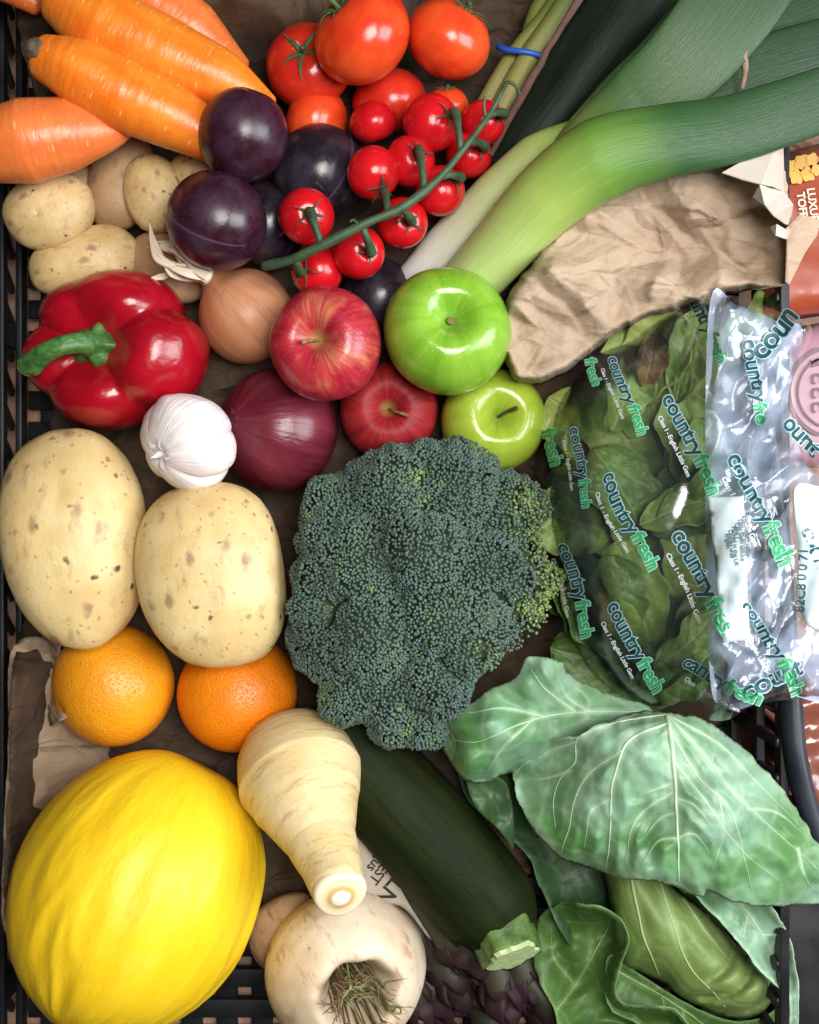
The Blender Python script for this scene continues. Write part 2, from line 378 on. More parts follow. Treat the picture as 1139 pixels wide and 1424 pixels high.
M['pcut'] = plain('dry_stalk_end', (.30, .32, .14), .8, .4, 20, bump=.5)
def m_garlic():
    n = N('garlic_skin'); g = n.attr('mer', 'Vector'); o = n.obj(); gl = n.mul(g, (1, 1, .10))
    c = n.mix(n.ramp(n.noise(gl, 3.2, 5), [(.42, 0), (.70, 1)]), (.86, .82, .80), (.76, .64, .64))
    l = n.ramp(n.noise(gl, 14, 3), [(.55, 0), (.70, 1)]); c = n.mix(n.math('MULTIPLY', l, .35), c, (.62, .45, .48))
    c = n.mix(n.ramp(n.noise(o, 2.2, 4), [(.62, 0), (.74, .5)]), c, (.50, .33, .22))
    return n.fin(c, .5, sss=.3, srad=(1, .7, .6), ssc=.004, nrm=n.bump(n.math('ADD', n.noise(gl, 16, 4), n.noise(o, 4, 4)), .45, .0012))
M['garlic'] = m_garlic()
def m_apple(name, kind):
    n = N(name); g = n.attr('mer', 'Vector'); o = n.obj(); gl = n.mul(g, (1, 1, .16))
    sep = n.nd('ShaderNodeSeparateXYZ'); n.put(sep.inputs[0], g); ph = sep.outputs[2]
    cav = n.ramp(ph, [(.06, 1), (.20, 0)])   # phi/… near the stalk
    if kind == 'red':
        c = n.mix(n.ramp(n.noise(gl, 6, 5, .6), [(.35, 0), (.68, 1)]), (.30, .010, .028), (.48, .030, .045))
        l = n.ramp(n.noise(gl, 22, 3), [(.52, 0), (.68, 1)]); c = n.mix(n.math('MULTIPLY', l, .35), c, (.58, .10, .06))
        pt = n.math('MULTIPLY', n.ramp(n.noise(g, .9, 3), [(.50, 0), (.66, 1)]), n.ramp(n.noise(gl, 9, 4), [(.40, .2), (.6, 1)]))
        c = n.mix(n.math('MULTIPLY', pt, .55), c, (.75, .32, .14))
        c = n.mix(n.math('MULTIPLY', cav, .8), c, (.42, .28, .10))
        s = n.ramp(n.voro(o, 15), [(.05, 1), (.11, 0)]); c = n.mix(n.math('MULTIPLY', s, .75), c, (.80, .50, .38))
    elif kind == 'dull':
        c = n.mix(n.ramp(n.noise(gl, 5, 5, .6), [(.35, 0), (.68, 1)]), (.20, .008, .014), (.36, .022, .022))
        c = n.mix(n.math('MULTIPLY', cav, .8), c, (.30, .20, .05))
        s = n.ramp(n.voro(o, 15), [(.05, 1), (.11, 0)]); c = n.mix(n.math('MULTIPLY', s, .35), c, (.60, .34, .22))
    elif kind == 'green':
        c = n.mix(n.ramp(n.noise(gl, 2.2, 4), [(.35, 0), (.68, 1)]), (.15, .35, .016), (.27, .47, .05))
        c = n.mix(n.math('MULTIPLY', cav, .5), c, (.16, .36, .05))
        s = n.ramp(n.voro(o, 12), [(.05, 1), (.13, 0)]); c = n.mix(n.math('MULTIPLY', s, .7), c, (.66, .80, .36))
    else:
        c = n.mix(n.ramp(n.noise(gl, 2.2, 4), [(.35, 0), (.68, 1)]), (.27, .38, .025), (.36, .46, .05))
        c = n.mix(n.math('MULTIPLY', cav, .7), c, (.14, .30, .02))
        s = n.ramp(n.voro(o, 14), [(.04, 1), (.09, 0)]); c = n.mix(n.math('MULTIPLY', s, .3), c, (.6, .7, .3))
    return n.fin(c, .22 if kind[0] in 'gl' else .5 if kind == 'dull' else .28, sss=.1, srad=(.8, .6, .3), nrm=n.bump(n.math('ADD', n.noise(o, 5, 4), n.math('MULTIPLY', n.noise(o, 30, 4), .12)), .18, .002), spec=.25 if kind == 'dull' else .5, coat=.25 if kind[0] in 'gl' else 0, crough=.08)
for k in ('red', 'dull', 'green', 'lime'): M['apple_' + k] = m_apple('apple_skin_' + k, k)
def m_orange(name, a, b):
    n = N(name); o = n.obj()
    c = n.mix(n.ramp(n.noise(o, 1.3, 4), [(.35, 0), (.65, 1)]), a, b)
    v = n.voro(o, 24); c = n.mix(n.ramp(v, [(.08, .35), (.28, 0)]), c, (.55, .16, .005))
    return n.fin(c, .36, sss=.15, srad=(1, .4, .1), nrm=n.bump(n.math('ADD', n.ramp(v, [(0, 0), (.4, 1)]), n.noise(o, 12, 4)), .45, .0010), spec=.5)
M['orange'] = m_orange('orange_peel', (.78, .27, .008), (.84, .36, .012))
M['orange2'] = m_orange('deep_orange_peel', (.80, .20, .004), (.85, .25, .006))
def m_melon():
    n = N('yellow_melon_rind'); g = n.attr('mer', 'Vector'); o = n.obj()
    c = n.mix(n.ramp(n.noise(n.mul(g, (1, 1, .25)), 5, 5, .6), [(.30, 0), (.70, 1)]), (.88, .55, .008), (.92, .635, .018))
    c = n.mix(n.ramp(n.noise(o, 2.2, 5), [(.60, 0), (.78, .3)]), c, (.80, .62, .16))
    sc = n.ramp(n.noise(o, 7, 7, .72), [(.70, 0), (.76, .7)]); c = n.mix(n.math('MULTIPLY', sc, n.ramp(n.noise(o, 1.8, 2), [(.54, 0), (.64, 1)])), c, (.60, .44, .26))
    return n.fin(c, .46, sss=.08, srad=(1, .7, .1), nrm=n.bump(n.noise(n.mul(g, (1, 1, .5)), 16, 5), .3, .0015), spec=.45)
M['melon'] = m_melon()
def m_parsnip(name, a, b, d):
    n = N(name); o = n.attr('suv', 'Vector') if 'parsnip' in name else n.obj()
    st = (8, 1, 1) if 'parsnip' in name else (1, 1, 1); q = .6 if 'parsnip' in name else 1
    c = n.mix(n.ramp(n.noise(n.mul(o, st), 1.2, 5), [(.35, 0), (.65, 1)]), a, b)
    dk = n.ramp(n.noise(n.mul(o, (st[0] * 2.6, 1, 1)), 2.4 * q, 4, .6), [(.54, 0), (.70, .75)]); c = n.mix(dk, c, d)
    sp = n.ramp(n.voro(n.mul(o, (st[0] * .6, 1, 1)), 5), [(.03, .8), (.07, 0)]); c = n.mix(sp, c, (.28, .16, .07))
    return n.fin(c, .48, sss=.15, srad=(1, .7, .4), nrm=n.bump(n.math('SUBTRACT', n.noise(n.mul(o, (st[0] * 1.5, 1, 1)), 3, 5), dk), .35, .0012))
M['parsnip'] = m_parsnip('parsnip_skin', (.70, .52, .24), (.78, .63, .35), (.55, .36, .14))
M['turnip'] = m_parsnip('turnip_skin', (.68, .51, .33), (.82, .69, .52), (.44, .26, .14))
M['turnip_dim'] = m_parsnip('shaded_turnip_skin', (.34, .20, .11), (.46, .30, .18), (.24, .13, .07))  # turnip skin darkened, the shade on the rear turnip is in the colour
M['pcore'] = plain('parsnip_cut', (.86, .80, .62), .5, .1, 300)
M['pring'] = plain('parsnip_ring', (.70, .45, .14), .5, .2, 300)
M['hollow'] = plain('dry_root_hollow', (.055, .032, .018), .85, .6, 200, bump=.7)
M['rootlet'] = plain('dry_rootlets', (.34, .35, .15), .7, .4, 200)
M['rootlet_brown'] = plain('brown_rootlets', (.17, .11, .055), .8, .5, 200)
def m_courg(name, a, b, fleck, coat=.05):
    n = N(name); o = n.attr('suv', 'Vector')
    c = n.mix(n.ramp(n.noise(n.mul(o, (.8, 1.5, 1.5)), 2, 5), [(.35, 0), (.65, 1)]), a, b)
    f = n.ramp(n.noise(n.mul(o, (12, 9, 9)), 2.2, 3), [(.66, 0), (.74, 1)]); c = n.mix(n.math('MULTIPLY', f, .45), c, fleck)
    return n.fin(c, n.ramp(n.noise(o, 3, 4), [(.3, .5), (.7, .66)]), nrm=n.bump(n.noise(n.mul(o, (2, 5, 5)), 2, 5), .3, .0015), spec=.10, coat=0)
M['courgette'] = m_courg('courgette_skin', (.006, .013, .003), (.017, .022, .005), (.045, .06, .018))
M['cucumber'] = m_courg('dark_green_skin', (.004, .010, .005), (.013, .022, .014), (.06, .08, .07))
M['cucumber'].node_tree.nodes['Principled BSDF'].inputs['Specular IOR Level'].default_value = .2
M['seam'] = plain('reddish_brown_seam', (.11, .055, .042), .8, .6, 160, bump=.5)
M['cgreen'] = m_stem('courgette_stalk', (.025, .075, .012), (.13, .22, .05), 130)
M['ccut'] = plain('courgette_cut', (.42, .52, .24), .6, .4, 250, bump=.3)
def m_leek(name, cols, stripe):
    n = N(name); t = n.attr('t'); o = n.attr('suv', 'Vector')
    w = n.math('ADD', t, n.math('MULTIPLY', n.math('SUBTRACT', n.noise(o, 1.3, 3), .5), .10))
    c = n.ramp(w, cols)
    l = n.noise(n.mul(o, (.10, 1, 1)), 26, 5, .7)
    c = n.mix(n.ramp(l, [(.38, 0), (.72, .65)]), c, stripe, 'MULTIPLY')
    return n.fin(c, .38, sss=.06, srad=(.6, 1, .3), nrm=n.bump(l, .4, .0009), spec=.36)
M['leek'] = m_leek('leek_shaft_and_leaf', [(0, (.58, .68, .30)), (.22, (.52, .64, .22)), (.34, (.40, .52, .12)), (.47, (.15, .29, .05)), (.64, (.035, .095, .032)), (1, (.028, .070, .034))], (.62, .78, .50))
M['leek_pale'] = m_leek('pale_leek_shaft', [(0, (.66, .60, .62)), (.25, (.70, .68, .60)), (.55, (.56, .62, .32)), (.80, (.40, .50, .14)), (1, (.26, .40, .10))], (.75, .8, .6))
M['leek_leaf'] = m_leek('leek_leaf', [(0, (.36, .48, .12)), (.15, (.20, .30, .075)), (.36, (.055, .115, .036)), (1, (.024, .062, .026))], (.65, .8, .6))
M['leek_dark'] = m_leek('dark_leek_leaf', [(0, (.035, .085, .025)), (.5, (.018, .055, .018)), (1, (.016, .048, .02))], (.6, .8, .6))
M['spring'] = m_leek('spring_onion_stalk', [(0, (.38, .30, .16)), (.35, (.30, .28, .08)), (.65, (.20, .24, .06)), (1, (.11, .18, .05))], (.6, .6, .4))
M['band'] = plain('blue_rubber_band', (.02, .10, .50), .4, .1, 200)
M['twig'] = plain('dry_twig', (.30, .20, .14), .8, .4, 300)
def m_leaf(name, base, pale, dark, vein, vsc=60, trans=.12, wax=.5, rough=.45, vm=1.0):
    n = N(name); o = n.obj(); ve = n.attr('vein'); rim = n.attr('rim')
    f = n.ramp(n.noise(o, vsc * .45, 6, .6, .4), [(.38, 0), (.64, 1)])
    c = n.mix(f, base, pale)
    c = n.mix(n.ramp(n.noise(o, vsc * 1.3, 5, .6), [(.54, 0), (.72, .6)]), c, dark)
    dv = n.voro(o, vsc * .9, 'DISTANCE_TO_EDGE'); net = n.ramp(dv, [(.0, 1), (.10, 0)])
    c = n.mix(n.math('MULTIPLY', net, .30 * wax), c, vein)
    c = n.mix(n.math('MULTIPLY', n.ramp(ve, [(.25, 0), (.8, 1)]), .85 * vm), c, vein)
    c = n.mix(n.math('MULTIPLY', rim, .35), c, vein)
    h = n.math('SUBTRACT', n.noise(o, vsc * 1.2, 5), n.math('MULTIPLY', net, .35))
    return n.fin(c, rough, nrm=n.bump(h, .45, .0018), spec=.4, trans=trans)
M['cab_outer'] = m_leaf('waxy_cabbage_leaf', (.095, .245, .075), (.28, .47, .33), (.065, .175, .04), (.56, .72, .50), 42, .10, .45, .42)
M['cab_mid'] = m_leaf('green_cabbage_leaf', (.055, .14, .025), (.11, .215, .05), (.04, .10, .018), (.30, .46, .20), 55)
M['cab_head'] = m_leaf('inner_cabbage_leaf', (.13, .20, .045), (.20, .28, .085), (.09, .15, .03), (.38, .50, .22), 45, .1, .25)
M['cab_dark'] = m_leaf('shaded_cabbage_leaf', (.030, .085, .028), (.05, .12, .045), (.02, .06, .018), (.12, .22, .09), 55)  # leaf green and its rib darkened, shadow under the outer leaves painted in
M['rib_pale'] = plain('pale_leaf_rib', (.46, .63, .43), .45, .12, 60); M['rib_mid'] = plain('green_leaf_rib', (.30, .43, .17), .45, .15, 60); M['rib_dark'] = plain('shaded_leaf_rib', (.10, .19, .075), .5, .15, 60)
M['let_dark'] = m_leaf('dark_lettuce_leaf', (.07, .155, .026), (.15, .26, .05), (.04, .09, .018), (.22, .32, .10), 70, .2, .3)
M['let_mid'] = m_leaf('green_lettuce_leaf', (.16, .27, .04), (.28, .39, .09), (.06, .12, .02), (.34, .42, .16), 70, .2, .3)
M['let_pale'] = m_leaf('pale_lettuce_leaf', (.27, .34, .06), (.38, .44, .12), (.14, .19, .035), (.45, .50, .22), 70, .2, .3)
M['let_brown'] = m_leaf('browned_lettuce_leaf', (.15, .085, .022), (.22, .14, .04), (.09, .06, .02), (.36, .24, .10), 70, .2, .3)
def m_paper(name, a, b, rough=.75, stain=None, crease=0):
    n = N(name); o = n.obj()
    c = n.mix(n.ramp(n.noise(o, 14, 5), [(.35, 0), (.65, 1)]), a, b)
    fib = n.noise(n.mul(o, (1, 6, 1)), 260, 3); c = n.mix(n.ramp(fib, [(.4, 0), (.7, .25)]), c, tuple(x * .7 for x in a))
    if stain: c = n.mix(n.ramp(n.noise(o, 22, 3, .5), [(.50, 0), (.62, .7)]), c, stain)
    h = n.math('MULTIPLY', n.noise(o, 180, 4), .12)
    if crease:
        wv = n.nd('ShaderNodeTexNoise'); n.put(wv.inputs['Vector'], o); wv.inputs['Scale'].default_value = 30
        ov = n.nd('ShaderNodeVectorMath', operation='MULTIPLY_ADD'); n.put(ov.inputs[0], wv.outputs['Color']); ov.inputs[1].default_value = (.012, .012, .012); n.put(ov.inputs[2], n.mul(o, (.62, 1.15, .2)))
        for sc_, k_ in ((27, 1.1), (62, .34), (150, .08)):
            h = n.math('ADD', h, n.math('MULTIPLY', n.ramp(n.voro(ov.outputs[0], sc_, 'F1'), [(0, 1), (.8, 0)]), k_ * .30)); h = n.math('ADD', h, n.math('MULTIPLY', n.ramp(n.voro(ov.outputs[0], sc_ * .8, 'DISTANCE_TO_EDGE'), [(0, .5), (.09, 0)]), k_ * .55))
    return n.fin(c, rough, nrm=n.bump(h, .9 if crease else .4, .006 if crease else .0008), spec=.3, trans=.05)
M['kraft'] = m_paper('brown_kraft_paper', (.46, .335, .235), (.52, .39, .28), crease=1)
M['kraft_lip'] = m_paper('bright_lit_kraft_paper', (.58, .50, .42), (.66, .58, .50))  # kraft made paler: strong light on the folded flaps put into the colour
M['liner'] = m_paper('shaded_lining_paper', (.060, .037, .022), (.092, .058, .034), stain=(.04, .026, .018), crease=1)  # brown paper darkened, shade of the deep gaps painted into it
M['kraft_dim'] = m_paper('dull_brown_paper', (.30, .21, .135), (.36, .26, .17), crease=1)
M['label'] = m_paper('cream_label_paper', (.50, .45, .36), (.58, .52, .43))
M['ink'] = plain('black_ink', (.02, .02, .022), .6, .2, 100)
def m_crate(name, col, r=.45):
    n = N(name); o = n.obj(); f = n.noise(o, 60, 5)
    c = n.mix(f, tuple(x * .6 for x in col), tuple(x * 1.5 for x in col))
    return n.fin(c, n.ramp(n.noise(o, 30, 4), [(.3, r - .1), (.7, r + .15)]), nrm=n.bump(n.noise(o, 300, 3), .15, .0004))
M['crate'] = m_crate('black_crate_plastic', (.010, .010, .012))
M['rim'] = m_crate('blue_black_crate_rim', (.022, .026, .038), .38)
def m_wood():
    n = N('pinkish_wood_table'); o = n.obj()
    g = n.noise(n.mul(o, (14, 1.2, 1)), 9, 6, .6, 1.2); c = n.ramp(g, [(.3, (.36, .20, .13)), (.55, (.50, .30, .21)), (.75, (.42, .25, .17))])
    return n.fin(c, .45, nrm=n.bump(g, .2, .001))
M['wood'] = m_wood()
# ------------------------------------------------------------------ the setting
v, f = box((-2.0, -2.0, -.06), (2.0, 2.0, -.014)); tag(mobj('table', v, f, M['wood'], smooth=False), kind='structure')
# crate: lattice floor, lattice left wall, right wall with a rim
crate = thing('crate', 'black plastic lattice crate holding all the fruit and vegetables', 'crate', (0, 0, 0))
def part_box(name, v0, v1, m, parent, bw=.0008):
    c = (np.array(v0) + np.array(v1)) / 2; v, f = box(np.array(v0) - c, np.array(v1) - c)
    o = mobj(name, v, f, m, parent, loc=tuple(c)); bevel(o, bw); return o
XL, XR, YB, YT = -.226, .190, -.330, .330
src = part_box('floor_bar', (XL, -.0055, -.007), (XR, .0055, 0), M['crate'], crate)
for i in range(37):
    y = YB + .018 * i; o = src if i == 0 else src.copy()
    if i: COL.objects.link(o)
    o.location = ((XL + XR) / 2, y, -.0035)
src = part_box('floor_bar', (-.0060, YB, -.0105), (.0060, YT, -.0025), M['crate'], crate)
for i in range(20):
    o = src if i == 0 else src.copy()
    if i: COL.objects.link(o)
    o.location = (XL + .012 + .021 * i, 0, -.0085)
for z0, z1, t in ((0, .010, .004), (.030, .037, .0035), (.073, .082, .004), (.110, .118, .006)):
    part_box('wall_rail', (XL - .004 - .03 * z0, YB, z0), (XL - .03 * z0 + t - .004, YT, z1), M['crate'], crate)
for k, y in enumerate(np.arange(YB + .05, YT, .125)):
    part_box('wall_post', (XL - .0085, y, .002), (XL - .0035, y + .014, .116), M['crate'], crate)
sl = None
for zc, hh in ((.020, .026), (.055, .044), (.096, .040)):
    sl = None
    n_ = int((YT - YB) / .020)
    for i in range(n_):
        y = YB + .020 * (i + .5)
        if sl is None:
            ln = hh * 1.35; v, f = box((-.0014, -.0026, -ln / 2), (.0014, .0026, ln / 2)); sl = mobj('wall_slat', v, f, M['crate'], crate); bevel(sl, .0007); o = sl
        else: o = sl.copy(); COL.objects.link(o)
        o.location = (XL - .0062 - .03 * zc, y, zc); o.rotation_euler = (math.radians(-38), 0, 0)
for y0, y1 in ((YB - .006, YB), (YT, YT + .006)):
    part_box('end_wall', (XL - .01, y0, -.008), (XR + .012, y1, .10), M['crate'], crate)
# right wall: rails and posts leave openings
def rx(z): return .186 + .03 * z
for z0, z1 in ((-.006, .016), (.050, .060), (.088, .098)):
    part_box('wall_rail', (rx(z0), YB, z0), (rx(z0) + .005, YT, z1), M['crate'], crate)
for i, y in enumerate(np.arange(YB, YT, .019)):
    part_box('wall_post', (rx(.07) - .0015, y, .0), (rx(.07) + .0035, y + .006, .096), M['crate'], crate, .0015)
part_box('corner_panel', (.200, -.33, -.01), (.30, -.176, .060), M['crate'], crate, .002)
rim_pts = [P(1046, 470, .070), P(1056, 520, .094), P(1078, 700, .100), P(1098, 960, .100), P(1108, 1060, .100), P(1132, 1150, .098), P(1178, 1270, .096)]
v, f, a = sweep(rim_pts, [.0058] * 3, 12, 60, [1.4] * 2); mobj('rim', v, f, M['rim'], crate)
v, f = box((-.012, -.0015, -.01), (.012, .0015, .01))
# brown paper lining the crate, sagging over the hidden lower layer
def liner_z(px, py, e):
    p = np.stack([px, py], -1) / 100.0
    z = .020 + .011 * facet(p, .95, 3) + .004 * facet(p, .38, 4) + .006 * fnoise(p, .6, 8, 2)
    z += .062 * np.clip((120 - px) / 110, 0, 1) ** 1.3 * np.clip((py - 880) / 60, 0, 1)
    z += .055 * np.clip((150 - py) / 150, 0, 1) * np.clip((520 - px) / 100, 0, 1) + .03 * np.exp(-(((px - 640) / 330) ** 2 + ((py - 420) / 300) ** 2))
    return np.maximum(z, .003)
ol = [(52, -60), (60, 200), (66, 420), (70, 640), (45, 800), (18, 930), (14, 1060), (8, 1200), (10, 1290), (40, 1330), (130, 1330), (250, 1318), (315, 1312), (372, 1330), (470, 1340), (620, 1290), (760, 1180), (880, 1130), (990, 1060), (1000, 800), (960, 500), (960, 200), (930, -60), (500, -70)]
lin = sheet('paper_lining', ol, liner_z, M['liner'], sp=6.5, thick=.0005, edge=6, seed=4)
tag(lin, 'crumpled brown paper lining under the vegetables in the crate', 'paper')
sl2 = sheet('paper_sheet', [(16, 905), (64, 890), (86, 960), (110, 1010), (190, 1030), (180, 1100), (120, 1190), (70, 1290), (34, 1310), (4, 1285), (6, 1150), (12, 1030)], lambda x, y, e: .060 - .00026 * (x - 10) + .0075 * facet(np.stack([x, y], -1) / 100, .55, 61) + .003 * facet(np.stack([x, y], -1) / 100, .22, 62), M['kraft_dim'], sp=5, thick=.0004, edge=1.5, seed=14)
tag(sl2, 'creased brown paper sheet standing up between the crate side and the melon', 'paper')
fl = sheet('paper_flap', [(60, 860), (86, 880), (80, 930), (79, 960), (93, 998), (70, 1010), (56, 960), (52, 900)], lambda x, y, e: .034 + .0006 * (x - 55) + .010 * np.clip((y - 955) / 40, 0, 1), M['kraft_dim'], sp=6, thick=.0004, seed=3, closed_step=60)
tag(fl, 'small folded brown paper flap beside the left orange', 'paper')

# ------------------------------------------------------------------ solids of revolution
def body_thing(name, label, cat, px, py, z, rpx, fn, mat, axis=(0, 0, 1), spin=0, scl=(1, 1, 1), group=None, pname=None, nphi=44, nth=64, single=True):
    r = S(rpx, z); q = q_axis(axis, spin); v, f, a = revolve(fn, nphi, nth)
    if single:
        o = mobj(name, v, f, mat, attrs=a); o.location = P(px, py, z); o.rotation_mode = 'QUATERNION'; o.rotation_quaternion = q
        o.scale = tuple(r * s for s in scl); return tag(o, label, cat, group)
    t = thing(name, label, cat, P(px, py, z), q, tuple(r * s for s in scl), group)
    mobj(pname, v, f, mat, t, attrs=a); return t
def f_lump(seed, amp=.05, sq=1.0, el=(1, 1, 1), dents=0):
    def fn(ph, th):
        d = np.stack([np.sin(ph) * np.cos(th), np.sin(ph) * np.sin(th), np.cos(ph)], -1)
        d = np.sign(d) * np.abs(d) ** sq
        r = 1 + amp * fnoise(d, 1.1, seed, 2) + .009 * fnoise(d, 4, seed + 1, 3)
        rs = np.random.RandomState(seed)
        for i in range(dents):
            c = rs.normal(size=3); c /= np.linalg.norm(c); w_ = rs.uniform(.07, .2); r -= rs.uniform(.02, .05) * np.exp(-((np.linalg.norm((d - c) * [1, rs.uniform(.5, 1.6), 1], axis=1)) / w_) ** 2)
        d = d * r[:, None]; return d[:, 0] * el[0], d[:, 1] * el[1], d[:, 2] * el[2]
    return fn
# potatoes (axis up, long side set by scale, spin turns it in the picture plane)
def potato(name, label, px, py, z, a, b, ang, mat, seed, group, amp=.05, sq=.92, th=.85, dents=3):
    o = body_thing(name, label, 'potato', px, py, z, a, f_lump(seed, amp, sq, (1, b / a, th * b / a), dents), mat, (0, 0, 1), 0, group=group, nphi=56, nth=80)
    o.rotation_quaternion = Quaternion((0, 0, 1), math.radians(ang)); return o
G1 = 'large baking potatoes above the oranges'
potato('baking_potato', 'larger pale potato touching the left crate side above the left orange', 101, 752, .078, 160, 100, -86, M['potato'], 21, G1, .10, .90, .8, 7)
potato('baking_potato', 'speckled pale potato between the garlic bulb and the right orange', 303, 793, .088, 133, 100, -83, M['potato'], 47, G1, .10, .88, .75, 7)
G2 = 'small potatoes under the carrots'
potato('small_potato', 'pale egg shaped small potato just under the lowest carrot', 69, 292, .066, 64, 52, 22, M['small_potato'], 5, G2)
potato('small_potato', 'shaded brown small potato in the gap below the middle carrot', 168, 255, .050, 68, 46, 75, M['small_potato_shaded'], 6, G2)
potato('small_potato', 'upright tan small potato touching the left edge of the lower plum', 214, 268, .060, 56, 41, -80, M['small_potato'], 7, G2)
potato('small_potato', 'small potato peeping out between the two left plums', 276, 238, .054, 40, 32, 20, M['small_potato'], 8, G2)
potato('small_potato', 'knobbly small potato just above the red pepper', 118, 363, .055, 76, 45, 14, M['small_potato'], 9, G2, .09)
potato('small_potato', 'small potato beneath the dry papery onion neck', 236, 372, .048, 62, 42, -35, M['small_potato_shaded'], 10, G2)
potato('small_potato', 'hidden small potato showing only an edge behind the egg shaped one', 104, 262, .046, 42, 34, 10, M['small_potato_shaded'], 11, G2)
# oranges
def f_orange(seed):
    def fn(ph, th):
        s, c = np.sin(ph), np.cos(ph); d = np.stack([s * np.cos(th), s * np.sin(th), c], -1)
        r = 1 + .012 * fnoise(d, 1.5, seed, 2) - .035 * np.exp(-(s / .10) ** 2)
        return d[:, 0] * r, d[:, 1] * r, d[:, 2] * r * .96
    return fn
body_thing('orange', 'yellow tinged orange under the larger pale potato', 'orange', 158, 952, .042, 86, f_orange(1), M['orange'], (-.7, -.3, .6), group='oranges under the potatoes')
body_thing('orange', 'deeper coloured orange between speckled potato and parsnip', 'orange', 330, 962, .042, 84, f_orange(2), M['orange2'], (.5, -.6, -.6), group='oranges under the potatoes')
# melon
def f_melon(ph, th):
    s, c = np.sin(ph), np.cos(ph); g = np.stack([np.cos(th), np.sin(th), ph * .26], -1)
    d = np.stack([s * np.cos(th), s * np.sin(th), c], -1)
    w = (.8 - 2.4 * np.abs(fnoise(g, 6.5, 4, 2, .4))) * s ** .6; w2 = np.clip(fnoise(d, 1.2, 9, 2) + .55, 0, 1)
    w *= .35 + 1.1 * np.clip((c + .6) / 1.4, 0, 1)
    r = 1 + .015 * w * w2 + .012 * fnoise(d, 1.1, 2, 2)
    z = c * (1 + .05 * np.exp(-(s / .25) ** 2) * np.sign(c)) * 1.15 - .05 * np.exp(-(s / .05) ** 2) * (c > 0)
    return s * np.cos(th) * r, s * np.sin(th) * r, z * r
mel = body_thing('melon', 'yellow wrinkled melon in the lower left corner of the crate', 'melon', 194, 1234, .072, 169, f_melon, M['melon'], (-.44, -.86, .20), .6, nphi=110, nth=220, single=False, pname='rind')
def f_small(seed=1, el=(1, 1, 1), amp=.12):
    return f_lump(seed, amp, 1, el)
v, f, a = revolve(f_small(3, (.065, .065, .05)), 14, 18); mobj('stalk_scar', v, f, M['scar'], mel, attrs=a, loc=(0, 0, 1.15))
# plums
def f_plum(ph, th):
    s, c = np.sin(ph), np.cos(ph); r = 1 - .035 * np.exp(-(((th + math.pi) % (2 * math.pi) - math.pi) / .12) ** 2) * s
    z = c * 1.04 - .13 * np.exp(-(s / .22) ** 2) * (c > 0)
    return s * np.cos(th) * r, s * np.sin(th) * r, z
G3 = 'plums among the tomatoes and onions'
body_thing('plum', 'bloomed purple plum with a pale seam lying on the carrot tips', 'plum', 338, 188, .100, 62, f_plum, M['plum'], (.3, .75, .35), 2.6, group=G3)
body_thing('plum', 'dusky purple plum above the brown onion and beside its dry neck', 'plum', 301, 307, .098, 68, f_plum, M['plum'], (.8, -.5, .25), 3.2, group=G3)
body_thing('plum', 'blue black plum between the bloomed plum and the vine tomatoes', 'plum', 444, 240, .072, 64, f_plum, M['plum_dark'], (-.3, -.9, .2), .5, group=G3)
body_thing('plum', 'shaded plum tucked right behind the dusky purple plum', 'plum', 372, 312, .064, 56, f_plum, M['plum_dark'], (.2, -.9, .1), .9, group=G3)
body_thing('plum', 'half hidden dark plum between red apple and upper green apple', 'plum', 526, 414, .054, 54, f_plum, M['plum_dark'], (.2, -.9, .1), .2, group=G3)
# onions
def f_onion(seed, neck=.0, root=.05, flat=.92):
    def fn(ph, th):
        s, c = np.sin(ph), np.cos(ph); g = np.stack([np.cos(th), np.sin(th), ph * .15], -1)
        r = 1 + .012 * fnoise(g, 3, seed, 2)
        z = c * flat + neck * np.exp(-(s / .22) ** 2) * (c > 0) + .04 * np.exp(-(s / .15) ** 2) * -1.0 * (c < 0)
        x = s * r
        return x * np.cos(th), x * np.sin(th), z
    return fn
t = body_thing('brown_onion', 'peach brown onion between the red pepper and the bright red apple', 'onion', 343, 440, .058, 66, f_onion(3, .55, 0, 1.0), M['onion'], (-.55, .62, .25), .3, single=False, pname='bulb', nphi=60)
wv = []
rs = random.Random(5)
on = P(288, 382, .072)
for i, (a0, ln, w) in enumerate([(140, 100, 10), (148, 118, 8), (134, 108, 7), (156, 96, 11), (128, 90, 6), (164, 84, 7), (145, 62, 14), (172, 66, 6), (138, 124, 6), (152, 70, 12)]):
    a = math.radians(a0); pts = []
    for j in range(5):
        u = j / 4; rr = ln * u; aa = a + .35 * math.sin(u * 3 + i)
        pts.append(P(288 + rr * math.cos(aa) , 384 - rr * math.sin(aa) * .85 , .084 + .007 * math.sin(u * 2.6 + i * .7)))
    wv.append(sweep(pts, [S(w, .08), S(w * .9, .08), S(w * .5, .08), S(w * .8, .08), .0003], 8, 22, [.22, .10], disp=lambda s, th, i=i: .25 * np.sin(9 * s + i) * np.sin(3 * th)))
v, f, a = join(*wv)
neck = mobj('dry_neck', v, f, M['papery'], attrs={'mer': a['suv']}); neck.parent = t
t_mat = Matrix.LocRotScale(t.location, t.rotation_quaternion, t.scale); neck.matrix_parent_inverse = t_mat.inverted()
t = body_thing('red_onion', 'dark purple red onion between the garlic bulb and the lower red apple', 'onion', 386, 598, .054, 86, f_onion(5, .06, 0, .94), M['red_onion'], (-.62, .10, .72), .3, single=False, pname='bulb', nphi=60)
rt = []
